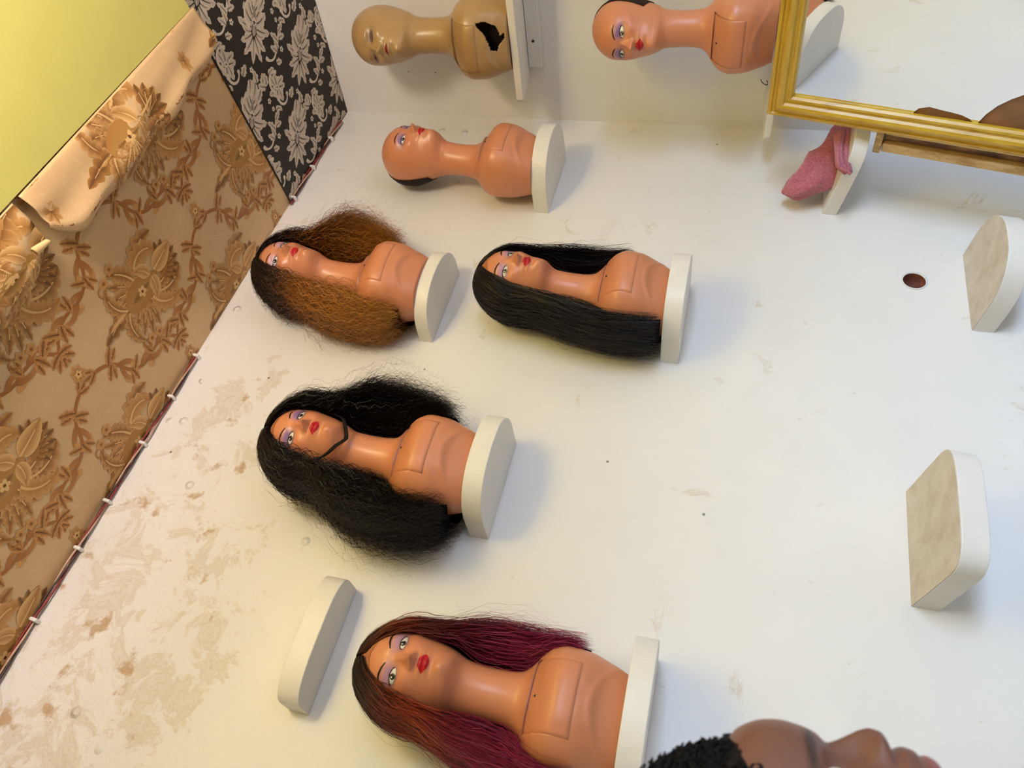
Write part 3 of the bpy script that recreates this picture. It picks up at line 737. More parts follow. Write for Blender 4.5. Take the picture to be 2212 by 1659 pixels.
def patch(name, outline, lift=.0005, n=8, mat=None, thick=0.0):
    """a painted feature: outline in (x, z) laid over the face"""
    ol = np.array(outline, float); c = ol.mean(0); V = []; F = []; m = len(ol)
    for k in range(n + 1):
        for p in ol: q_ = c + (p - c) * (k / n); V.append((q_[0], 0, q_[1]))
    V = np.array(V); V[:, 1] = front_y(V[:, 0], V[:, 2]) - lift
    if thick: 
        fade = np.repeat(1 - (np.arange(n + 1) / n)**4, m); V[:, 1] -= thick * fade
    for k in range(n):
        for i in range(m):
            a, b = k * m + i, k * m + (i + 1) % m; F.append([a, b, b + m, a + m])
    V[:, 2] = zw(V[:, 2])
    return mesh(name, V, F)
def almond(cx, cz, w, h, tilt, sgn, n=28):
    r = []
    for k in range(n):
        a = 2 * math.pi * k / n; x = w * math.cos(a); z = h * math.copysign(abs(math.sin(a))**1.15, math.sin(a)) * (1.12 if math.sin(a) > 0 else .8)
        z += tilt * x; r.append((sgn * (cx + x), cz + z))
    return r
def circle(cx, cz, r_, n=20, top=None):
    o_ = []
    for k in range(n):
        a = 2 * math.pi * k / n; z = cz + r_ * math.sin(a)
        if top: z = min(z, top)
        o_.append((cx + r_ * math.cos(a), z))
    return o_
LIPS = [(-.0205, .3135), (-.013, .3185), (-.006, .3232), (-.0025, .3230), (0, .3215), (.0025, .3230), (.006, .3232), (.013, .3185), (.0205, .3135),
        (.014, .3082), (.007, .3050), (0, .3040), (-.007, .3050), (-.014, .3082)]
def smooth_closed(p, n=48):
    p = np.array(p + [p[0]]); s_ = np.concatenate([[0], np.cumsum(np.linalg.norm(np.diff(p, axis=0), axis=1))]); t = np.linspace(0, s_[-1], n, endpoint=False)
    return np.stack([np.interp(t, s_, p[:, 0]), np.interp(t, s_, p[:, 1])], 1).tolist()
def brow_outline(sgn, w=.0018):
    xs = np.linspace(.0125, .0475, 16); zc = .3865 + .0075 * np.sin((xs - .0125) / .035 * math.pi * .72) - .0010 * (xs > .04) ; tw = w * np.sin(np.linspace(.35, math.pi, 16))**.7 + .0002
    return xs, zc, tw
def brow_mesh(sgn):
    xs, zc, tw = brow_outline(sgn); V = []; F = []
    for x, z, w in zip(xs, zc, tw):
        for k in (-1, 0, 1): V.append((sgn * x, float(front_y(sgn * x, z + k * w)) - .0006, z + k * w))
    for i in range(15):
        for k in range(2): a = i * 3 + k; F.append([a, a + 1, a + 4, a + 3])
    return mesh('eyebrow', V, F)
def lash_mesh(sgn, ln=.007):
    V = []; F = []
    for k in range(13):
        t = k / 12; a = math.pi * (1 - t) * .96 + .02; x = .0305 - .0135 * math.cos(math.pi * t) ; z = .3690 + .0055 * math.sin(math.pi * t)**1.1 + .05 * (x - .0305)
        p = np.array([sgn * x, float(front_y(sgn * x, z)) - .0005, z]); L = ln * (.45 + .75 * t)
        tip = p + np.array([sgn * L * (t - .35) * .9, -L * .55, L * .62]); w = np.array([.0006, 0, 0])
        b = len(V); V += [p - w, p + w, tip]; F.append([b, b + 1, b + 2])
    # liner
    b = len(V); 
    for k in range(19):
        t = k / 18; x = .0305 - .0142 * math.cos(math.pi * t); z = .3690 + .0062 * math.sin(math.pi * t)**1.1 + .05 * (x - .0305)
        for s_ in (-.0007, .0009): V.append((sgn * x, float(front_y(sgn * x, z + s_)) - .0012, z + s_))
    for k in range(18): a = b + 2 * k; F.append([a, a + 1, a + 3, a + 2])
    return mesh('eyelashes', V, F)
ME_LIPS = patch('lips', smooth_closed([(x * .88, z) for x, z in LIPS]), .0005, 8)
ME_EYE = {s_: patch('eye', almond(.0305, .3690, .0128, .0058, .06, s_), .0008, 8, thick=.0012) for s_ in (1, -1)}
ME_IRIS = {s_: patch('iris', circle(s_ * .0300 - .0015, .3696, .0052, 22, .3745), .0022, 5, thick=.0005) for s_ in (1, -1)}
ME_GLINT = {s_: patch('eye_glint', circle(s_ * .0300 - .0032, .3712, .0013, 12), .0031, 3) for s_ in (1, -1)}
ME_BROW = {s_: brow_mesh(s_) for s_ in (1, -1)}
ME_LASH = {s_: lash_mesh(s_) for s_ in (1, -1)}
def plate_mesh():
    w, z0, z1 = PLATE; nx, nz = 24, 12; V = []; F = []
    for i in range(nx + 1):
        for j in range(nz + 1):
            x = -w + 2 * w * i / nx; z = z0 + (z1 - z0) * j / nz; V.append((x, float(plate_y(x, z)), z))
    for i in range(nx):
        for j in range(nz): a = i * (nz + 1) + j; F.append([a, a + nz + 1, a + nz + 2, a + 1])
    me = mesh('chest_panel', V, F, True)
    bm = bmesh.new(); bm.from_mesh(me)
    ed = [e for e in bm.edges if e.is_boundary]; r = bmesh.ops.extrude_edge_only(bm, edges=ed)
    bmesh.ops.translate(bm, vec=(0, .010, 0), verts=[g for g in r['geom'] if isinstance(g, bmesh.types.BMVert)])
    bmesh.ops.recalc_face_normals(bm, faces=bm.faces[:]); bm.to_mesh(me); bm.free(); return me
ME_PLATE = plate_mesh()
M_SKINPLAIN = plain('bust_panel_plastic', srgb(207, 134, 95), .38, .5, noise=.03, nscale=20)
M_GOLDPLAIN = plain('bust_gold_panel', srgb(170, 134, 86), .34, .5, noise=.05, nscale=20)
v, f = tube([(0, -.002, 0), (0, .002, 0)], .0022, 10); ME_DOT = mesh('peg_hole', v, f, False)
BSC = (.93, .93, 1.015)
BUST_GROUP = 'long-necked plastic display busts'
def bust(loc, rz, label, body=ME_BODY, gold=False, sc_=1.0):
    r_ = empty('mannequin_bust', loc, rz); r_.scale = BSC
    obj('body', body, M_GOLD if gold else M_SKIN, r_)
    p = obj('chest_panel', ME_PLATE if not gold else ME_PLATE.copy(), None, r_)
    if not p.data.materials: p.data.materials.append(M_SKINPLAIN)
    if gold: p.data.materials.clear(); p.data.materials.append(M_GOLDPLAIN)
    else:
        d_ = obj('peg_hole', ME_DOT, M_BLACKPAINT, r_); d_.location = (-.004, float(plate_y(-.004, .138)), .138)
    obj('lips', ME_LIPS, M_RED, r_)
    for s_ in (1, -1):
        e_ = obj('eye', ME_EYE[s_], M_EYEWHITE, r_)
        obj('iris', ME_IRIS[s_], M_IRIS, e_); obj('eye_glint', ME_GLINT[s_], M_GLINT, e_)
        obj('eyebrow', ME_BROW[s_], M_BLACKPAINT, r_); obj('eyelashes', ME_LASH[s_], M_LASH, r_)
    tag(r_, label, 'mannequin', BUST_GROUP); return r_
BY = -0.102                    # how far the busts stand from the wall
B_BALD = ((-0.345, BY, 2.042 + DZ), math.radians(0))
B_BROWN = ((-0.835, -0.090, 2.222 + DZ), math.radians(-4))
B_BLACK = ((-0.812, BY, 1.618 + DZ), math.radians(-2))
B_CURL = ((-1.338, BY, 1.943 + DZ), math.radians(-2))
B_RED = ((-1.752, BY, 1.566 + DZ), math.radians(2))
bust(*B_BALD, 'bald terracotta bust with lilac eyelids and a black cap at the nape')
bust(*B_BROWN, 'terracotta bust wearing the golden brown curly wig', ME_BODY2)
bust(*B_BLACK, 'terracotta bust wearing the straight black wig', ME_BODY2)
bust(*B_CURL, 'terracotta bust wearing the curly black wig and a black chin strap')
bust(*B_RED, 'terracotta bust wearing the burgundy wig, nearest to the camera', ME_BODY2)
RB = -math.pi / 2 - math.atan(KB)
B_BALD2 = ((-0.105, -0.372, 1.449 + DZ), RB)
bust(*B_BALD2, 'bald terracotta bust with dark violet eyelids, partly behind the gold mirror frame')

# the worn gold bust, with a piece broken out of its chest
def in_poly(px, pz, poly):
    ins = np.zeros(len(px), bool); n = len(poly); j = n - 1
    for i in range(n):
        xi, zi = poly[i]; xj, zj = poly[j]
        cnd = ((zi > pz) != (zj > pz)) & (px < (xj - xi) * (pz - zi) / (zj - zi + 1e-12) + xi); ins ^= cnd; j = i
    return ins
CRACK = [(.068, .071), (.056, .067), (.044, .054), (.030, .047), (.012, .042), (-.008, .038), (-.012, .024), (.000, .020), (.010, .012), (.018, .004), (.032, .006), (.026, .016), (.040, .018), (.054, .026), (.066, .048)]
ME_GOLDBODY = bust_mesh('bust_body', srgb(176, 142, 92), srgb(160, 126, 82), srgb(178, 142, 92), lambda c: in_poly(c[:, 0], c[:, 2], CRACK) & (c[:, 1] < 0))
g = empty('mannequin_bust', (-0.105, -0.345, 2.142 + DZ), RB + math.radians(4)); g.scale = (1.0, 1.0, 1.04)
gb = obj('body', ME_GOLDBODY, M_GOLD, g); so = gb.modifiers.new('shell', 'SOLIDIFY'); so.thickness = .0022; so.offset = -1
pm = ME_PLATE.copy(); pm.materials.clear(); pm.materials.append(M_GOLDPLAIN); obj('chest_panel', pm, None, g)
M_WORNRED = plain('worn_lip_paint', srgb(150, 52, 40), .5, .4, noise=.4, nscale=300)
wl = [p for p in LIPS]; obj('lips', patch('lips', smooth_closed([(x * .85, .3140 + (z - .3140) * .45) for x, z in LIPS]), .0005, 6), M_WORNRED, g)
for s_ in (1, -1):
    V = []; F = []
    for k in range(19):
        t = k / 18; x = .0305 - .0142 * math.cos(math.pi * t); z = .3690 - .0048 * math.sin(math.pi * t) + .05 * (x - .0305)
        for q_ in (-.0006, .0008): V.append((s_ * x, float(front_y(s_ * x, z + q_)) - .0008, z + q_))
    for k in range(18): a = 2 * k; F.append([a, a + 1, a + 3, a + 2])
    e_ = obj('eye_line', mesh('eye_line', V, F), M_BLACKPAINT, g)
    if s_ == -1: obj('iris', patch('iris', circle(s_ * .0300, .3690, .0030, 14), .0012, 3), M_IRIS, g)
shade_block = obj('hollow_shade', bm_mesh('hollow_shade', box_bm(-.06, .06, -.045, .05, .004, .055, .01)), plain('hollow_shade_dark', srgb(34, 24, 22), .9, .1, noise=.2), g)  # dark block standing in for the shade inside the hollow bust
tag(g, 'worn gold bust with faded face and a broken hole in its chest', 'mannequin', BUST_GROUP)

# wig caps slipped to the back of the bald heads
def cap_mesh(y0, slope, z_low):
    bm = bmesh.new(); tmp = bpy.data.meshes.new('t')
    i0 = int(np.searchsorted(ROWS, .27)); G2 = GRID[i0:]; tmp.from_pydata(G2.reshape(-1, 3).tolist(), [], grid_quads(len(G2), NC).tolist()); tmp.update()
    bm.from_mesh(tmp); bpy.data.meshes.remove(tmp); bm.normal_update()
    for v in bm.verts: v.co += v.normal * .0022
    geo = lambda: bm.verts[:] + bm.edges[:] + bm.faces[:]
    bmesh.ops.bisect_plane(bm, geom=geo(), plane_co=(0, y0, .38), plane_no=(0, -1, slope), clear_outer=True)
    bmesh.ops.bisect_plane(bm, geom=geo(), plane_co=(0, .05, z_low), plane_no=(0, -.35, -1), clear_outer=True)
    return bm_mesh('wig_cap', bm, True)
ME_CAP = cap_mesh(.030, .12, .300)
for (loc, rz), lab in ((B_BALD, 'black mesh wig cap slipped to the nape of the bald bust below the damask corner'), (B_BALD2, 'black mesh wig cap on the bald bust beside the mirror')):
    me = ME_CAP if 'nape' in lab else cap_mesh(-.010, .25, .300)
    o = obj('mesh_skullcap', me, M_CAP); o.location = loc; o.rotation_euler = (0, 0, rz); o.scale = BSC; tag(o, lab, 'skullcap')
    so = o.modifiers.new('thick', 'SOLIDIFY'); so.thickness = .0012; so.offset = -1

# ------------------------------------------------------------------ wigs
OC = np.array([0, -.006, .362]); ELL = np.array([.0785, .0965, .0995])
def r_in(th, z):
    """radius of the bust around its axis; th = 0 is the front"""
    yf, yb, a = bust_tables(np.clip(z, 0, .459)); c = cyz(z)
    b = np.where(np.cos(th) > 0, c - yf, yb - c)
    return 1 / np.sqrt((np.sin(th) / a)**2 + (np.cos(th) / b)**2)
def strands(N, K, seed, th_face, ztip, rout, l_rng, off, curl_amp, curl_freq, frizz, sides=(1, 1), clumps=0, grid=None, part=0.0, th_end=None, ymax=.100):
    rs = np.random.RandomState(seed)
    if grid:                                                          # a regular sheet for the dark under-layer
        sg = np.array([1 if k < grid else -1 for k in range(2 * grid)]); u = np.concatenate([np.linspace(0, 1, grid)] * 2); N = 2 * grid; l = np.full(N, l_rng[0]); jit = 0.0
    else:
        sg = np.where(rs.rand(N) < .5, 1, -1); u = rs.rand(N)**1.15; l = l_rng[0] + (l_rng[1] - l_rng[0]) * rs.rand(N)**.6; jit = 1.0
    th1 = np.radians(th_face) + (math.pi - np.radians(th_face)) * u + jit * rs.normal(0, .05, N)
    th1 = np.clip(th1, np.radians(th_face - 6), math.pi + .1)
    phi = np.radians(51 + 97 * u) + jit * rs.normal(0, .05, N)          # root along the parting, front to back
    d0 = np.stack([np.sin(part) + sg * .03, -np.cos(phi), np.sin(phi)], 1); d0 /= np.linalg.norm(d0, axis=1)[:, None]
    d1 = np.stack([sg * np.sin(th1), -np.cos(th1), np.full(N, -.10)], 1); d1 /= np.linalg.norm(d1, axis=1)[:, None]
    K1 = int(K * .36); om = np.arccos(np.clip((d0 * d1).sum(1), -1, 1))
    P = np.zeros((N, K, 3)); offl = off[0] + (off[1] - off[0]) * l
    for k in range(K1):
        t = k / (K1 - 1)
        d = (np.sin((1 - t) * om)[:, None] * d0 + np.sin(t * om)[:, None] * d1) / np.sin(om)[:, None]
        R = 1 / np.linalg.norm(d / ELL, axis=1) + offl * min(1, .35 + t * .9)
        P[:, k] = OC + d * R[:, None]
    z1 = P[:, K1 - 1, 2]; x1 = P[:, K1 - 1, 0]; y1 = P[:, K1 - 1, 1] - cyz(z1); r1 = np.hypot(x1, y1)
    zt = ztip(th1, sg) + jit * np.abs(rs.normal(0, .018, N)) * (1 if jit else 0) + jit * .07 * rs.rand(N)**3
    rz, rr = np.array([q_[0] for q_ in rout[1]]), np.array([q_[1] for q_ in rout[1]]); rzL, rrL = np.array([q_[0] for q_ in rout[-1]]), np.array([q_[1] for q_ in rout[-1]])
    for k in range(K1, K):
        t = (k - K1 + 1) / (K - K1); z = z1 + (zt - z1) * t
        th = th1 + (0 if th_end is None else (np.maximum(th1, np.radians(th_end)) - th1) * min(1, t * 1.6))
        ri = r_in(th, z) + .003
        ro = np.where(sg > 0, np.interp(z, rz[::-1], rr[::-1]), np.interp(z, rzL[::-1], rrL[::-1]))
        rt = np.maximum(ri + .004, ri + (np.maximum(ro, ri + .008) - ri) * l)
        b = min(1, t * 2.4); b = b * b * (3 - 2 * b)
        r_ = np.maximum(r1 + (rt - r1) * b, ri)
        P[:, k, 0] = sg * r_ * np.sin(th); P[:, k, 1] = cyz(z) - r_ * np.cos(th); P[:, k, 2] = z
    s_ = np.linspace(0, 1, K)[None, :]
    if not grid and curl_amp:
        ph = rs.rand(N) * 6.28
        if clumps: cl = (np.floor(u * clumps) + 50 * (sg > 0)).astype(int); ph = rs.rand(400)[cl % 400] * 6.28 + rs.normal(0, .5, N)
        fr = curl_freq * rs.uniform(.85, 1.15, N)
        am = curl_amp * (s_ / .35).clip(0, 1)
        er = P - np.array([0, -.006, 0]); er[:, :, 2] = 0; er /= np.linalg.norm(er, axis=2)[:, :, None] + 1e-6; et = np.stack([-er[:, :, 1], er[:, :, 0], 0 * er[:, :, 0]], 2)
        arg = ph[:, None] + fr[:, None] * s_ * 6.28
        P += am[:, :, None] * (np.cos(arg)[:, :, None] * er * .6 + np.sin(arg)[:, :, None] * et)
    if not grid and frizz:
        w = rs.normal(0, 1, (N, K, 3)); w = np.cumsum(w, 1); w -= w[:, :1]; w *= frizz / math.sqrt(K); w *= (s_ / .3).clip(0, 1)[:, :, None]; w[:, :, 2] *= .4; P += w
    # stay out of the bust and off the wall
    th = np.arctan2(P[:, :, 0], -(P[:, :, 1] - cyz(P[:, :, 2]))); r_ = np.hypot(P[:, :, 0], P[:, :, 1] - cyz(P[:, :, 2])); low = P[:, :, 2] < .34
    ri = r_in(th, P[:, :, 2]) + .0025; k_ = np.where(low & (r_ < ri), ri / np.maximum(r_, 1e-4), 1.0)
    P[:, :, 0] *= k_; P[:, :, 1] = cyz(P[:, :, 2]) + (P[:, :, 1] - cyz(P[:, :, 2])) * k_
    P[:, :, 1] = np.where(P[:, :, 1] > ymax - .02, ymax - .02 + .02 * np.tanh((P[:, :, 1] - ymax + .02) / .04), P[:, :, 1])
    P[:, :, 2] = np.maximum(P[:, :, 2], -.20)
    return P, sg, u, l
def ribbons(name, P, width, colfn, mat, parent, seed, extra):
    N, K, _ = P.shape; rs = np.random.RandomState(seed)
    T = np.gradient(P, axis=1); T /= np.linalg.norm(T, axis=2)[:, :, None] + 1e-9
    O = P - np.array([0, -.006, .34]); O[:, :, 2] *= .4
    W = np.cross(T, O); W /= np.linalg.norm(W, axis=2)[:, :, None] + 1e-9
    O2 = np.cross(W, T); an = rs.normal(0, .5, N)[:, None, None]; W = W * np.cos(an) + O2 * np.sin(an)
    s_ = np.linspace(0, 1, K); w = width * (1 - .65 * s_**2)[None, :, None] * rs.uniform(.7, 1.3, N)[:, None, None]
    V = np.stack([P - W * w, P + W * w], 2).reshape(-1, 3)
    base = (np.arange(N)[:, None] * K + np.arange(K - 1)[None, :]).ravel() * 2
    Q = np.stack([base, base + 1, base + 3, base + 2], 1)
    C = np.repeat(colfn(P, s_, rs, extra), 2, axis=1).reshape(-1, 3) if False else np.repeat(colfn(P, s_, rs, extra)[:, :, None, :], 2, axis=2).reshape(-1, 3)
    o = obj(name, fast_mesh(name, V, Q, C), mat, parent); o['kind'] = 'stuff'; return o
def hull(P, col, parent):
    g_ = P.shape[0] // 2; K = P.shape[1]; V = P.reshape(-1, 3); q = np.concatenate([grid_quads(g_, K, False), grid_quads(g_, K, False) + g_ * K])
    return obj('hair_base', fast_mesh('hair_base', V, q, np.tile(np.array(col), (len(V), 1))), M_HAIRBASE, parent)
def lerp_cols(z, stops):
    zs = np.array([s_[0] for s_ in stops]); cs = np.array([s_[1] for s_ in stops]); return np.stack([np.interp(z, zs, cs[:, k]) for k in range(3)], -1)
def wig(place, label, N, K, seed, th_face, ztip, rout, off, curl, frizz, colfn, basecol, width=.00065, clumps=0, stray=.06, th_end=None, lace=True, sheet_l=.30):
    (loc, rz) = place; root = empty('wig', loc, rz); root.scale = BSC
    P, *_ = strands(0, 40, 1, th_face + 4, ztip, rout, (sheet_l, sheet_l), off, 0, 0, 0, grid=40, th_end=th_end); hull(P, basecol, root)
    P, sg, u, l = strands(N, K, seed, th_face, ztip, rout, (.15, 1.0), off, curl[0], curl[1], frizz, clumps=clumps, th_end=th_end)
    ribbons('hair_strands', P, width, colfn, M_HAIR, root, seed, (sg, u, l))
    n2 = int(N * stray); P, sg, u, l = strands(n2, K, seed + 5, th_face - 2, ztip, rout, (.8, 1.15), off, curl[0] * 1.3, curl[1], frizz * 1.5 + .004, th_end=th_end)
    ribbons('stray_hair', P, width * .45, colfn, M_HAIR, root, seed + 5, (sg, u, l))
    if lace:
        ol = [(-.052, .404), (-.040, .418), (-.02, .428), (0, .432), (.02, .428), (.040, .418), (.052, .404), (.046, .398), (.030, .411), (.012, .419), (0, .421), (-.012, .419), (-.030, .411), (-.046, .398)]
        V = []; F = []
        for k in range(7):
            t = k / 6
            for i in range(7):
                a_, b_ = np.array(ol[i]), np.array(ol[13 - i]); p = a_ + (b_ - a_) * t; V.append((p[0], float(front_y(p[0], p[1])) - .0014, p[1]))
        for k in range(6):
            for i in range(6): a = k * 7 + i; F.append([a, a + 1, a + 8, a + 7])
        tag(obj('lace_front', mesh('lace_front', V, F), M_LACE, root), 'sheer skin-toned lace band at the hairline')
    tag(root, label, 'wig', 'wigs on the display busts'); return root
def hair_noise(P, rs, amt): return (1 + rs.normal(0, amt, (P.shape[0], 1, 1)))
DARK = srgb(34, 22, 17)
def col_brown(P, s_, rs, ex_):
    z = P[:, :, 2] + rs.normal(0, .018, (P.shape[0], 1)); return lerp_cols(z, [(.0, srgb(176, 118, 50)), (.20, srgb(166, 108, 42)), (.30, srgb(140, 86, 32)), (.345, srgb(66, 38, 20)), (.38, srgb(38, 24, 17)), (.5, srgb(30, 20, 16))]) * hair_noise(P, rs, .22).clip(.4, 1.8)
def col_black(P, s_, rs, ex_): return np.tile(np.array(srgb(27, 20, 22)), P.shape[:2] + (1,)) * hair_noise(P, rs, .25).clip(.4, 1.9)
def col_curl(P, s_, rs, ex_): return np.tile(np.array(srgb(24, 17, 14)), P.shape[:2] + (1,)) * hair_noise(P, rs, .28).clip(.4, 1.9)
def col_red(P, s_, rs, ex_):
    sg, u, l = ex_; z = P[:, :, 2] + rs.normal(0, .015, (P.shape[0], 1))
    c = lerp_cols(z, [(0, srgb(156, 48, 84)), (.18, srgb(146, 40, 72)), (.28, srgb(108, 28, 44)), (.36, srgb(52, 24, 22)), (.41, srgb(34, 22, 19)), (.5, srgb(28, 20, 18))])
    m = ((sg < 0) & (u < .62) & (rs.rand(len(u)) < .75))[:, None] * np.exp(-((z - .325) / .055)**2) + .55 * ((sg > 0) & (u < .5))[:, None] * np.exp(-((z - .385) / .04)**2)
    m = np.clip(m, 0, 1)[:, :, None]; return (c * (1 - m) + np.array(srgb(158, 62, 26)) * m) * hair_noise(P, rs, .22).clip(.4, 1.8)
wig(B_BROWN, 'long curly wig with dark roots and golden brown lengths', 7000, 46, 11, 45, lambda th, sg: np.where(sg > 0, .085, .030) + .0 * th,
    {1: [(.36, .100), (.30, .160), (.24, .190), (.18, .180), (.12, .140), (.0, .11)], -1: [(.36, .100), (.30, .130), (.24, .150), (.16, .160), (.08, .150), (.0, .12)]}, (.006, .026), (.0055, 13.0), .018, col_brown, srgb(58, 34, 16), width=.00062, clumps=60, stray=.10, th_end=72)
wig(B_BLACK, 'long straight black wig reaching down to its shelf', 6500, 26, 21, 44, lambda th, sg: np.where(sg > 0, .090, .004) + .0 * th,
    {1: [(.36, .095), (.30, .105), (.24, .115), (.18, .118), (.12, .115), (.0, .11)], -1: [(.36, .095), (.30, .115), (.24, .125), (.16, .138), (.08, .145), (.0, .142)]}, (.004, .016), (.0022, 3.0), .009, col_black, srgb(18, 13, 13), width=.0006, clumps=80, stray=.06, th_end=66)
wig(B_CURL, 'very full curly black wig with a dark chin strap', 8000, 48, 31, 44, lambda th, sg: np.where(sg > 0, .060, .020) + .0 * th,
    {1: [(.36, .115), (.30, .145), (.24, .168), (.18, .168), (.12, .150), (.0, .12)], -1: [(.36, .115), (.30, .150), (.22, .178), (.14, .188), (.06, .175), (.0, .15)]}, (.006, .034), (.0055, 14.0), .015, col_curl, srgb(16, 11, 9), width=.00062, clumps=90, stray=.12, th_end=66)
wig(B_RED, 'straight burgundy wig with dark roots and an orange streak', 7500, 26, 41, 43, lambda th, sg: np.where(sg > 0, .070, .055) + .0 * th,
    {1: [(.36, .098), (.30, .112), (.24, .122), (.18, .124), (.12, .118), (.0, .11)], -1: [(.36, .098), (.30, .118), (.24, .132), (.16, .142), (.08, .150), (.0, .15)]}, (.004, .018), (.0026, 3.4), .010, col_red, srgb(40, 14, 20), width=.00058, clumps=80, stray=.06, th_end=66)
# elastic strap of the curly wig under the chin
pts = []
for t in np.linspace(-1, 1, 41):
    x = .060 * t; z = .262 + .050 * abs(t)**1.6; th = math.atan2(x, .06)
    rr = float(r_in(np.array(th), np.array(z))) + .004; pts.append((rr * math.sin(th), float(cyz(z)) - rr * math.cos(th), z))
V = []; F = []
for p in pts:
    for q_ in (-.0045, .0045): V.append((p[0], p[1], p[2] + q_))
for k in range(40): a = 2 * k; F.append([a, a + 1, a + 3, a + 2])
st = obj('chin_strap', mesh('chin_strap', V, F), plain('black_elastic', srgb(22, 18, 18), .7, .2, noise=.2, nscale=300)); st.scale = BSC; st.location = B_CURL[0]; st.rotation_euler = (0, 0, B_CURL[1])
so = st.modifiers.new('thick', 'SOLIDIFY'); so.thickness = .0015; tag(st, 'black elastic strap under the chin of the bust with the curly black wig', 'strap')


# made-up lamp, unseen behind the camera; opaque dish shaped to block light downwards
lb = empty('added_bowl_lamp', ADDED_LAMP)
V = []; F = []
BOWL = [(.012, -.235), (.12, -.225), (.24, -.180), (.33, -.110), (.385, -.035), (.389, -.035), (.336, -.116), (.244, -.188), (.122, -.234), (.012, -.244)]
for r_, z in BOWL:
    for k in range(48): a = 2 * math.pi * k / 48; V.append((r_ * math.cos(a), r_ * math.sin(a), z))
for i in range(len(BOWL)):
    for k in range(48): j = (i + 1) % len(BOWL); F.append([i * 48 + k, i * 48 + (k + 1) % 48, j * 48 + (k + 1) % 48, j * 48 + k])
F.append(list(range(48)))
obj('light_block_bowl', mesh('light_block_bowl', V, F), plain('light_block_finish', srgb(205, 190, 165), .5, .4, noise=.04), lb)
for k in range(3):
    a = 2 * math.pi * k / 3 + .5; v, f = tube([(.386 * math.cos(a), .386 * math.sin(a), -.035), (.02 * math.cos(a), .02 * math.sin(a), ZC - .02 - ADDED_LAMP[2])], .002, 6); obj('added_lamp_chain', mesh('added_lamp_chain', v, f), M_WHITEPLASTIC, lb)
tag(lb, 'added unseen bowl lamp on chains, warming the upper wall', 'lamp')

# ------------------------------------------------------------------ gold framed mirror leaning in front of the right wall
MP0 = np.array([-.2526, -.2371, CZ - .0587]); ME1 = np.array([-.0180, -.9994, .0280]); ME2 = np.array([.2490, .0227, .9682])
ME1 /= np.linalg.norm(ME1); ME2 -= ME1 * (ME2 @ ME1); ME2 /= np.linalg.norm(ME2); MN = np.cross(ME2, ME1)
if MN[0] > 0: MN = -MN
ML = MP0[2] / ME2[2] - .001; MW = .62        # down to the floor; width
mroot = empty('leaning_mirror', tuple(MP0 - ME2 * ML)); MB = np.array(mroot.location)
def m3(u_, v_, h_): return MP0 + ME1 * u_ - ME2 * v_ + MN * h_ - MB
def mpx(x, y, h_=0.0):
    q_ = MP0 + MN * h_; d = ray(x, y); X = CAM + d * (((q_ - CAM) @ MN) / (d @ MN)) - MP0; return (X @ ME1, -(X @ ME2))
def gold_wood():
    t = NT('yellow_varnished_wood'); co = t.coords(); mp = t.n('ShaderNodeMapping'); mp.inputs['Scale'].default_value = (26, 26, 2.2); t.l(co, mp.inputs[0])
    c = t.ramp(t.noise(2.2, 6, .6, vec=mp.outputs[0], dist=.5), [(.3, srgb(176, 130, 28)), (.5, srgb(206, 164, 42)), (.72, srgb(216, 180, 64))])
    t.l(c, t.b.inputs['Base Color']); t.b.inputs['Roughness'].default_value = .36; t.b.inputs['Coat Weight'].default_value = .25; t.b.inputs['Coat Roughness'].default_value = .3
    t.l(t.bump(t.noise(3, 4, vec=mp.outputs[0]), .15, .003), t.b.inputs['Normal']); return t.m
M_GW = gold_wood(); M_GW2 = M_GW.copy(); M_GW2.name = 'yellow_varnished_wood_cross'
M_GW2.node_tree.nodes['Mapping'].inputs['Scale'].default_value = (26, 2.2, 26)
PROF = [(0, -.016), (0, .012), (.003, .016), (.009, .017), (.012, .013), (.016, .014), (.022, .021), (.030, .023), (.037, .020), (.041, .014), (.045, .013), (.048, .015), (.053, .014), (.057, .008), (.057, .001), (.050, -.016)]
def frame_bar(a0, a1, flip):
    """a moulding from outer corner a0 to a1 with mitred ends; the profile runs inwards"""
    a0, a1 = np.array(a0, float), np.array(a1, float); L = np.linalg.norm(a1 - a0); d = (a1 - a0) / L; inn = np.array([-d[1], d[0]]) * flip
    V = []; F = []; k = len(PROF)
    for end in (0, 1):
        for w_, h_ in PROF:
            p = (a0 + d * w_ if end == 0 else a1 - d * w_) + inn * w_; V.append(m3(p[0], p[1], h_))
    for i in range(k): F.append([i, (i + 1) % k, k + (i + 1) % k, k + i])
    F.append(list(range(k))[::-1]); F.append(list(range(k, 2 * k)))
    me = mesh('frame_bar', V, F, False); bm = bmesh.new(); bm.from_mesh(me); bmesh.ops.recalc_face_normals(bm, faces=bm.faces[:]); bm.to_mesh(me); bm.free(); return me
for a0, a1, fl, mt in (((0, 0), (MW, 0), 1, M_GW2), ((0, 0), (0, ML), -1, M_GW), ((MW, 0), (MW, ML), 1, M_GW), ((0, ML), (MW, ML), -1, M_GW2)):
    obj('frame_bar', frame_bar(a0, a1, fl), mt, mroot)
def mirror_mat():
    t = NT('mirror_silver'); t.b.inputs['Metallic'].default_value = 1.0; t.b.inputs['Roughness'].default_value = .015
    t.l(t.ramp(t.noise(3, 3, vec=t.coords()), [(.3, (.90, .92, .92)), (.7, (.93, .945, .945))]), t.b.inputs['Base Color']); return t.m
n1 = [mpx(*p) for p in ((1968, 262), (1974, 242), (1985, 234), (2008, 231), (2038, 239), (2056, 243), (2078, 249), (2096, 258), (2104, 268))]
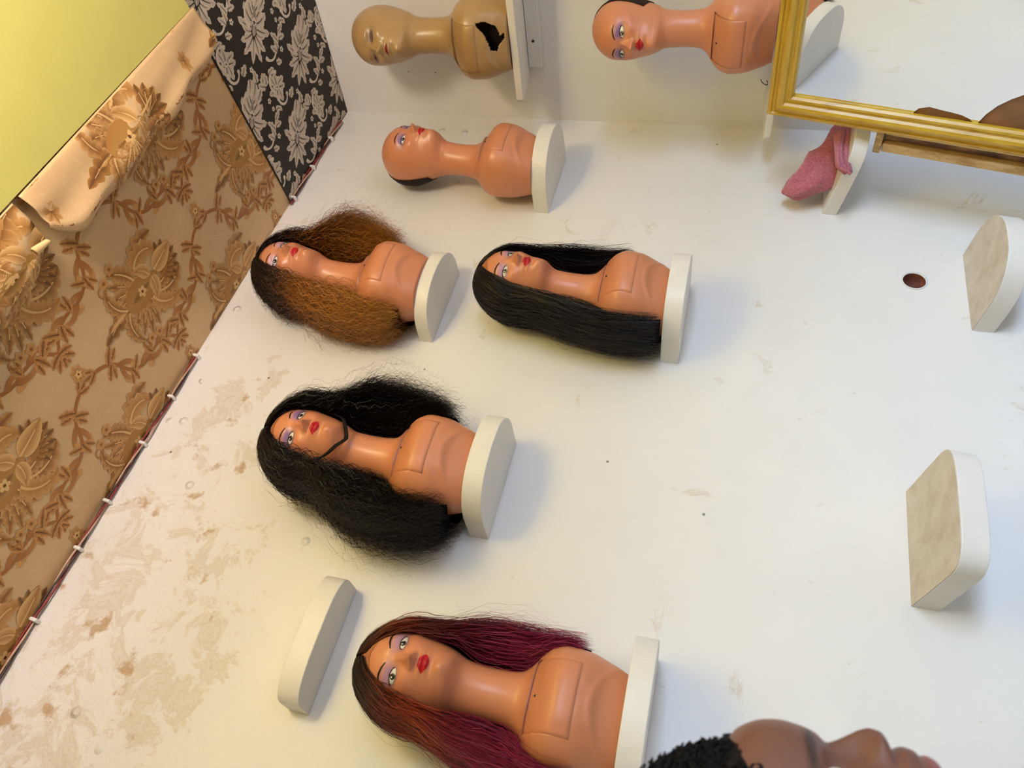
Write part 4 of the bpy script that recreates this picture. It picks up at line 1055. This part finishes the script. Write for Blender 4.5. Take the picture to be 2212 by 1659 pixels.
n2 = [mpx(*p) for p in ((2112, 266), (2130, 247), (2155, 229), (2184, 215), (2212, 205), (2260, 196), (2310, 214), (2350, 262), (2380, 300))]
iw = .051
left = [(iw, ML - .05)] + [(max(u_, iw), v_) for u_, v_ in n2[::-1]] + [(max(u_, iw), v_) for u_, v_ in n1[::-1]] + [(iw, .049)]
poly = left + [(MW - .05, .049), (MW - .05, ML - .05)]
clean = []
for p in poly:
    if not clean or math.hypot(p[0] - clean[-1][0], p[1] - clean[-1][1]) > 1e-4: clean.append(p)
bm = bmesh.new(); vf = [bm.verts.new(m3(u_, v_, 0.0)) for u_, v_ in clean]; fc = bm.faces.new(vf); bm.normal_update()
r = bmesh.ops.extrude_face_region(bm, geom=[fc]); bmesh.ops.translate(bm, vec=Vector((-MN * .003).tolist()), verts=[g_ for g_ in r['geom'] if isinstance(g_, bmesh.types.BMVert)])
bmesh.ops.recalc_face_normals(bm, faces=bm.faces[:]); bmesh.ops.triangulate(bm, faces=[f_ for f_ in bm.faces if len(f_.verts) > 4])
tag(obj('mirror_glass', bm_mesh('mirror_glass', bm), mirror_mat(), mroot), 'mirror glass with pieces broken out along its left edge')
V = [m3(u_, v_, h_) for h_ in (-.0045, -.012) for u_, v_ in ((.02, .02), (MW - .02, .02), (MW - .02, ML - .02), (.02, ML - .02))]
M_HARD = plain('brown_hardboard', srgb(156, 114, 80), .65, .3, noise=.25, nscale=18, bump=.1, bscale=90)
obj('backing_board', mesh('backing_board', V, [[0, 1, 2, 3], [7, 6, 5, 4], [0, 4, 5, 1], [1, 5, 6, 2], [2, 6, 7, 3], [3, 7, 4, 0]], False), M_HARD, mroot)
tag(mroot, 'leaning mirror in a yellow varnished wood frame, its glass chipped', 'mirror')

# old unpainted wooden frame standing behind the mirror, under the towel shelf
def old_wood(name, a, b, c):
    t = NT(name); co = t.coords(); mp = t.n('ShaderNodeMapping'); mp.inputs['Scale'].default_value = (14, 14, 3); t.l(co, mp.inputs[0])
    k = t.ramp(t.noise(3, 8, .65, vec=mp.outputs[0]), [(.34, a), (.5, b), (.64, c)])
    k = t.mix(t.ramp(t.noise(22, 5, .6, vec=mp.outputs[0]), [(.62, (0, 0, 0)), (.70, (.8, .8, .8))]), k, srgb(96, 62, 36))
    t.l(k, t.b.inputs['Base Color']); t.b.inputs['Roughness'].default_value = .6; t.l(t.bump(t.noise(12, 6, vec=mp.outputs[0]), .3, .004), t.b.inputs['Normal']); return t.m
M_OLD = old_wood('worn_pale_wood', srgb(176, 136, 84), srgb(220, 184, 128), srgb(232, 204, 154)); M_OLD2 = old_wood('worn_dark_wood', srgb(84, 54, 30), srgb(120, 82, 48), srgb(166, 124, 78))
wr = empty('wooden_frame', tuple(MP0 - ME2 * (ML - .02) + MN * -.06 + ME1 * -.06)); WB = np.array(wr.location)
def wbox(name, u0, u1, v0, v1, h0, h1, mat):
    P_ = [MP0 + ME1 * u_ - ME2 * v_ + MN * h_ - WB for h_ in (h0, h1) for u_, v_ in ((u0, v0), (u1, v0), (u1, v1), (u0, v1))]
    me = mesh(name, P_, [[0, 1, 2, 3], [7, 6, 5, 4], [0, 4, 5, 1], [1, 5, 6, 2], [2, 6, 7, 3], [3, 7, 4, 0]], False)
    bm = bmesh.new(); bm.from_mesh(me); bmesh.ops.recalc_face_normals(bm, faces=bm.faces[:]); bmesh.ops.bevel(bm, geom=bm.edges[:], offset=.0015, segments=1, affect='EDGES'); bm.to_mesh(me); bm.free()
    return obj(name, me, mat, wr)
vt = .262; vb = ML - .03
wbox('end_block', -.085, .10, vt, vt + .017, -.075, -.022, M_OLD)
wbox('outer_stile', -.083, -.058, vt + .019, vb, -.070, -.028, M_OLD)
wbox('panel_edge', -.055, .10, vt + .019, vb - .01, -.070, -.040, M_OLD2)
wbox('inner_stile', -.030, .02, vt + .019, vb, -.052, -.024, M_OLD)
tag(wr, 'worn unpainted wooden frame standing behind the mirror in the corner', 'frame')

# ------------------------------------------------------------------ pink towel on the corner shelf
def towel():
    t0 = Vector((-.232, 0, 1.268 + DZ)); tilt = math.radians(8)
    # heap outline seen from the camera, drawn on a plane through the shelf; then given its own thickness
    px = [(1838, 268), (1800, 290), (1770, 335), (1735, 372), (1705, 385), (1690, 402), (1685, 418), (1695, 432), (1722, 438), (1765, 425), (1800, 398), (1832, 370), (1840, 345), (1842, 300), (1850, 272)]
    return t0, tilt, px
def towel_mesh():
    # a terry cloth folded over itself: cross-sections from the wall end (long, high) to the front end
    rs = np.random.RandomState(4); nL, nC = 44, 40; V = np.zeros((nL, nC, 3))
    # spine from the free tip above the wall side of the shelf to the rolled end under the mirror
    sp = np.array([on_y(1690, 415, -.045), on_y(1715, 408, -.060), on_y(1752, 388, -.075), on_y(1790, 356, -.092), on_y(1808, 322, -.112), on_y(1820, 292, -.132), on_y(1829, 266, -.150)])
    ra = np.array([.006, .030, .044, .050, .042, .032, .022]); rb = np.array([.006, .022, .030, .036, .040, .040, .034])
    t = np.linspace(0, 1, nL); tk = np.linspace(0, 1, len(sp)); C_ = np.stack([pchip(tk, sp[:, k], t) for k in range(3)], 1); A_ = pchip(tk, ra, t); B_ = pchip(tk, rb, t)
    T = np.gradient(C_, axis=0); T /= np.linalg.norm(T, axis=1)[:, None]
    view = C_ - CAM; view /= np.linalg.norm(view, axis=1)[:, None]
    Wd = np.cross(T, view); Wd /= np.linalg.norm(Wd, axis=1)[:, None]; D = np.cross(Wd, T)
    for i in range(nL):
        for j in range(nC):
            a = 2 * math.pi * j / nC
            fold = 1 + .13 * math.sin(3 * a + 5 * t[i]) + .10 * math.sin(5 * a - 11 * t[i] + 1) + .05 * math.sin(t[i] * 17 + a * 2)
            V[i, j] = C_[i] + (A_[i] * math.cos(a) * Wd[i] + B_[i] * math.sin(a) * D[i]) * fold
    V += rs.normal(0, .0005, V.shape)
    return V
tl_root = empty('pink_towel', (-.232, -.09, 1.268 + DZ)); TB = np.array(tl_root.location)
def terry():
    t = NT('pink_terry'); co = t.coords(); n = t.noise(220, 4, .7, vec=co)
    c = t.ramp(n, [(.3, srgb(176, 84, 102)), (.7, srgb(222, 136, 148))]); t.l(c, t.b.inputs['Base Color']); t.b.inputs['Roughness'].default_value = .95; t.b.inputs['Specular IOR Level'].default_value = .1
    t.b.inputs['Sheen Weight'].default_value = .35
    t.l(t.bump(t.noise(170, 5, .7, vec=co), .9, .005), t.b.inputs['Normal']); return t.m
M_TERRY = terry()
TV = towel_mesh(); q = grid_quads(TV.shape[0], TV.shape[1])
obj('cloth', fast_mesh('cloth', TV.reshape(-1, 3) - TB, q), M_TERRY, tl_root)
def hem(pts, r_, name):
    v, f = tube(np.array(pts) - TB, r_, 8); return obj(name, mesh(name, v, f), M_TERRY, tl_root)
def curve3(pts, n=30):
    P_ = np.array(pts); t = np.linspace(0, 1, len(P_)); return np.stack([pchip(t, P_[:, k], np.linspace(0, 1, n)) for k in range(3)], 1)
def fold_layer(name, e0, e1, n=26, m=6, bulge=.006):
    a, b = curve3(e0, n), curve3(e1, n); V = []; F = []
    for i in range(n):
        for j in range(m):
            t = j / (m - 1); p = a[i] * (1 - t) + b[i] * t; d = (p - CAM) / np.linalg.norm(p - CAM); V.append(p - d * bulge * math.sin(math.pi * t) - TB)
    for i in range(n - 1):
        for j in range(m - 1): k = i * m + j; F.append([k, k + 1, k + m + 1, k + m])
    o = obj(name, mesh(name, V, F), M_TERRY, tl_root); s_ = o.modifiers.new('thick', 'SOLIDIFY'); s_.thickness = .005; return o
fold_layer('fold_layer', [on_y(1822, 276, -.185), on_y(1815, 320, -.172), on_y(1818, 352, -.160), on_y(1836, 372, -.150)], [on_y(1846, 272, -.185), on_y(1836, 310, -.175), on_y(1834, 345, -.165), on_y(1838, 374, -.150)])
fold_layer('fold_layer', [on_y(1800, 290, -.180), on_y(1806, 330, -.172), on_y(1808, 356, -.162), on_y(1826, 376, -.150)], [on_y(1828, 276, -.188), on_y(1818, 322, -.178), on_y(1820, 354, -.166), on_y(1838, 372, -.152)])
hem(curve3([on_y(1818, 274, -.192), on_y(1810, 322, -.182), on_y(1812, 358, -.172), on_y(1838, 376, -.158)]), .0035, 'hem')
hem(curve3([on_y(1848, 280, -.190), on_y(1832, 300, -.182), on_y(1828, 340, -.172), on_y(1836, 368, -.160)]), .0032, 'hem')
tag(tl_root, 'crumpled pink terry towel heaped on the corner shelf', 'towel')

# ------------------------------------------------------------------ person beside the camera, in profile
NOSE = CAM + .55 * ray(1880, 1572); NOSE_Z = NOSE[2]
vd = ray(1880, 1572)[:2]; vd = vd / np.linalg.norm(vd); FACE = np.array([vd[1], -vd[0]])          # looking across the picture, square to our view
AX = .108                        # from the head's axis to the tip of the nose
foot = np.array([NOSE[0] - FACE[0] * AX, NOSE[1] - FACE[1] * AX, 0.0])
rzp = math.atan2(FACE[1], FACE[0]) + math.pi / 2      # the front of the figure is -y
person = empty('person', tuple(foot), rzp)
# middle line of the face, forehead to throat: (height over the nose tip, distance behind it)
MIDL = np.array([(.168, -.108), (.160, -.082), (.150, -.066), (.1373, -.0545), (.120, -.0425), (.108, -.0365), (.0972, -.0285), (.0884, -.0183), (.0727, -.0100), (.0598, -.0078), (.0468, -.0088), (.037, -.0113), (.0287, -.0160), (.0242, -.0141), (.0151, -.0083), (.0076, -.0032), (.0, -.0003), (-.0062, -.0011), (-.0105, -.0055),
                 (-.0134, -.0118), (-.0173, -.0096), (-.0218, -.0078), (-.0278, -.0086), (-.0324, -.0116), (-.0368, -.0103), (-.0413, -.0115), (-.0459, -.0159), (-.052, -.0190), (-.060, -.0165), (-.070, -.0140), (-.079, -.0155), (-.086, -.0230), (-.091, -.036), (-.097, -.050), (-.108, -.058), (-.13, -.062)])[::-1]
SOFT = np.array([(.168, -.108), (.160, -.082), (.150, -.066), (.1373, -.0545), (.120, -.0425), (.108, -.0365), (.0972, -.0285), (.0884, -.0183), (.0727, -.0100), (.0598, -.0080), (.0468, -.0095), (.037, -.0130), (.0287, -.0180), (.0151, -.0215), (.0, -.0215), (-.0134, -.0175), (-.0218, -.0160), (-.0324, -.0160), (-.0459, -.0185),
                 (-.060, -.0195), (-.070, -.0190), (-.079, -.0215), (-.086, -.030), (-.091, -.040), (-.097, -.050), (-.108, -.058), (-.13, -.062)])[::-1]
PW = np.array([(-.13, .052, .066), (-.108, .054, .066), (-.097, .056, .066), (-.086, .057, .068), (-.07, .061, .071), (-.046, .066, .076), (-.02, .070, .084), (.01, .073, .091), (.04, .075, .095), (.07, .074, .095), (.10, .069, .090), (.125, .058, .077), (.145, .043, .057), (.158, .026, .034), (.165, .012, .016), (.168, .002, .002)])
def person_body():
    rows = np.unique(np.round(np.concatenate([np.linspace(-.13, -.095, 8), np.linspace(-.095, .105, 150), np.linspace(.105, .168, 24)]), 5))
    nth = 160; th = np.linspace(0, 2 * math.pi, nth, endpoint=False); th = th - .45 * np.sin(th); Gd = np.zeros((len(rows), nth, 3))
    for i, z in enumerate(rows):
        a, yb = float(pchip(PW[:, 0], PW[:, 1], z)), float(pchip(PW[:, 0], PW[:, 2], z)); soft = -(AX + float(pchip(SOFT[:, 0], SOFT[:, 1], z))); mid = -(AX + float(pchip(MIDL[:, 0], MIDL[:, 1], z)))
        s_, co = np.sin(th), np.cos(th); fr = co > 0; x = a * s_; y = np.where(fr, soft * np.abs(co), yb * np.abs(co))
        wx = float(np.interp(z, [-.09, -.07, -.045, -.02, -.013, -.006, .0, .01, .028, .04, .07], [.03, .020, .022, .024, .016, .0165, .0145, .0095, .010, .03, .05]))
        ax = np.abs(x)
        y = np.where(fr, y + (mid - soft) * np.exp(-(ax / wx)**2.4), y)
        y = np.where(fr, y - .0075 * G(ax, np.full_like(x, z), .0155, -.0045, .0065, .0070) + .0085 * G(ax, np.full_like(x, z), .033, .026, .017, .011) - .004 * G(ax, np.full_like(x, z), .048, -.004, .018, .018), y)
        Gd[i] = np.stack([x, y, np.full(nth, z + NOSE_Z)], 1)
    zn = float(Gd[0, 0, 2])
    low = [(zn - .03, -.062, .066, .062), (zn - .055, -.066, .078, .100), (zn - .08, -.080, .095, .160), (zn - .13, -.098, .105, .185), (zn - .22, -.118, .105, .165), (zn - .34, -.105, .095, .140), (zn - .46, -.105, .105, .150), (zn - .56, -.110, .130, .175), (zn - .66, -.105, .120, .170), (zn - .74, -.09, .095, .150)]
    R_ = []
    for z, yf, yb, a in low[::-1]:
        s_, co = np.sin(th), np.cos(th); R_.append(np.stack([a * s_, np.where(co > 0, yf * co, -yb * co), np.full_like(th, z)], 1))
    Gd = np.concatenate([np.array(R_), Gd]); V = Gd.reshape(-1, 3); q = grid_quads(len(Gd), nth); cols = np.tile(np.array(srgb(120, 79, 63)), (len(V), 1))
    z = V[:, 2] - NOSE_Z; fr = V[:, 1] < -.05
    def dab(k_, cx, cz, rx, rz, col, mx):
        m = (np.clip(k_ * G(np.abs(V[:, 0]), z, cx, cz, rx, rz), 0, mx) * fr)[:, None]; return cols * (1 - m) + np.array(srgb(*col)) * m
    cols = dab(1.3, 0, -.0390, .021, .0055, (160, 92, 92), .85); cols = dab(1.2, 0, -.0250, .022, .0045, (116, 74, 64), .7); cols = dab(1.5, .030, .044, .018, .0035, (40, 28, 26), .8)
    zs = zn - .11; limbs = []
    for s_ in (1, -1):
        limbs.append(([(s_ * .165, .0, zs), (s_ * .195, .005, zs - .10), (s_ * .205, .0, zs - .28), (s_ * .205, -.03, zs - .42), (s_ * .20, -.06, zs - .54), (s_ * .195, -.075, zs - .60), (s_ * .19, -.085, zs - .68)], [.045, .050, .042, .038, .028, .032, .012]))
        limbs.append(([(s_ * .085, .0, zn - .62), (s_ * .09, .0, .68), (s_ * .088, .0, .46), (s_ * .085, .012, .34), (s_ * .085, .01, .10), (s_ * .085, -.01, .045), (s_ * .088, -.12, .03), (s_ * .09, -.17, .025)], [.088, .082, .058, .056, .038, .042, .030, .016]))
    Vt, Ft, Ct = V.tolist(), q.tolist(), cols.tolist()
    for pts, rad in limbs:
        P_ = curve3(pts, 24); R_ = pchip(np.linspace(0, 1, len(rad)), rad, np.linspace(0, 1, 24)); v, f = tube(P_, R_, 14); b = len(Vt); Vt += [list(map(float, p)) for p in v]; Ft += [[i + b for i in fc] for fc in f]; Ct += [list(srgb(120, 79, 63))] * len(v)
    return mesh('body', Vt, Ft, True, np.array(Ct)), zn
pm_, zneck = person_body()
t = NT('brown_skin'); a_ = t.n('ShaderNodeAttribute', attribute_name='paint'); nz = t.noise(90, 5, .6, vec=t.coords())
t.l(t.mix(t.math('MULTIPLY', nz, .22), a_.outputs['Color'], srgb(96, 58, 46)), t.b.inputs['Base Color']); t.b.inputs['Roughness'].default_value = .42; t.b.inputs['Subsurface Weight'].default_value = .08; t.b.inputs['Subsurface Radius'].default_value = (.01, .004, .002)
t.l(t.bump(t.noise(420, 4, vec=t.coords()), .12, .001), t.b.inputs['Normal']); M_PSKIN = t.m
obj('body', pm_, M_PSKIN, person)
for s_ in (1, -1):
    bm = bmesh.new(); bmesh.ops.create_uvsphere(bm, u_segments=20, v_segments=14, radius=.0125)
    o = obj('eye', bm_mesh('eye', bm, True), M_EYEWHITE, person); o.location = (s_ * .033, -.066, NOSE_Z + .026)
# short black curly hair from the hairline back
rs = np.random.RandomState(8); M_PHAIR = plain('black_curly_hair', srgb(22, 20, 22), .75, .2, noise=.4, nscale=160, bump=.8, bscale=220)
HLINE = np.array([0, -(AX - .030), .094]); HN = np.array([0, -.62, -.78])
def scalp(th, z):
    a, yb = pchip(PW[:, 0], PW[:, 1], z), pchip(PW[:, 0], PW[:, 2], z); yf = AX + pchip(SOFT[:, 0], SOFT[:, 1], z)
    return np.stack([a * np.sin(th), np.where(np.cos(th) > 0, -yf * np.cos(th), -yb * np.cos(th)), z], -1)
zz = np.concatenate([np.linspace(-.06, .15, 40), np.linspace(.152, .1675, 10)]); tt = np.linspace(0, 2 * math.pi, 64, endpoint=False)
S3 = scalp(np.tile(tt, (50, 1)), np.tile(zz[:, None], (1, 64))); S3[:, :, :2] *= 1.008; S3[:, :, 2] += NOSE_Z + .001
me = fast_mesh('t', S3.reshape(-1, 3), grid_quads(50, 64)); bm = bmesh.new(); bm.from_mesh(me); bpy.data.meshes.remove(me)
hl = HLINE + np.array([0, 0, NOSE_Z])
bmesh.ops.bisect_plane(bm, geom=bm.verts[:] + bm.edges[:] + bm.faces[:], plane_co=hl.tolist(), plane_no=HN.tolist(), clear_outer=True)
obj('hair', bm_mesh('hair', bm, True), M_PHAIR, person)
V = []; F = []; k = 0
while k < 1700:
    p = scalp(np.array(rs.rand() * 6.283), np.array(rs.uniform(-.06, .167))) * np.array([.97, .97, 1]); p[2] += NOSE_Z - .002
    if (p - hl) @ HN > rs.uniform(-.004, .006): continue
    k += 1; d = p - np.array([0, 0, NOSE_Z + .05]); d /= np.linalg.norm(d); T1 = np.cross(d, [0.3, .2, .9]); T1 /= np.linalg.norm(T1); T2 = np.cross(d, T1); an = rs.rand() * 6.28; rad = rs.uniform(.003, .006); q_ = []
    near = min(1.0, .6 + abs((p - hl) @ HN) / .05)
    for j in range(16):
        s_ = j / 15; w = an + s_ * 13; q_.append(p + d * (.000 + .009 * near * s_) + rad * near * (math.cos(w) * T1 + math.sin(w) * T2))
    v, f = tube(q_, [.0016 * (1 - .6 * j / 15) for j in range(16)], 4); b = len(V); V += v; F += [[i + b for i in fc] for fc in f]
o = obj('hair_curls', mesh('hair_curls', V, F), M_PHAIR, person); o['kind'] = 'stuff'
# plain dress
V = []; F = []; lv = [(zneck - .10, 1.05), (zneck - .13, 1.06), (zneck - .22, 1.07), (zneck - .34, 1.10), (zneck - .46, 1.12), (zneck - .56, 1.10), (zneck - .66, 1.14), (zneck - .80, 1.25), (.42, 1.5)]
tab = np.array([(zneck - .80, -.09, .095, .150), (zneck - .74, -.09, .095, .150), (zneck - .66, -.105, .120, .170), (zneck - .56, -.110, .130, .175), (zneck - .46, -.105, .105, .150), (zneck - .34, -.105, .095, .140), (zneck - .22, -.118, .105, .165), (zneck - .13, -.098, .105, .185), (zneck - .09, -.080, .095, .165)])
for z, k_ in lv:
    yf, yb, a = (np.interp(z, tab[:, 0], tab[:, c_]) for c_ in (1, 2, 3))
    for j in range(64):
        th = 2 * math.pi * j / 64; co = math.cos(th); fl = 1 + (.05 * math.sin(th * 9) if z < zneck - .6 else 0)
        V.append((a * k_ * fl * math.sin(th), (-.008 + (yf + .008) * co * k_ * fl) if co > 0 else (-.008 - (yb + .008) * co * k_ * fl), z))
for i in range(len(lv) - 1):
    for j in range(64): F.append([i * 64 + j, i * 64 + (j + 1) % 64, (i + 1) * 64 + (j + 1) % 64, (i + 1) * 64 + j])
obj('dress', mesh('dress', V, F), plain('dark_cotton', srgb(60, 62, 78), .85, .2, noise=.2, nscale=12), person)
tag(person, 'person with short black curly hair seen in profile close to the camera', 'person')
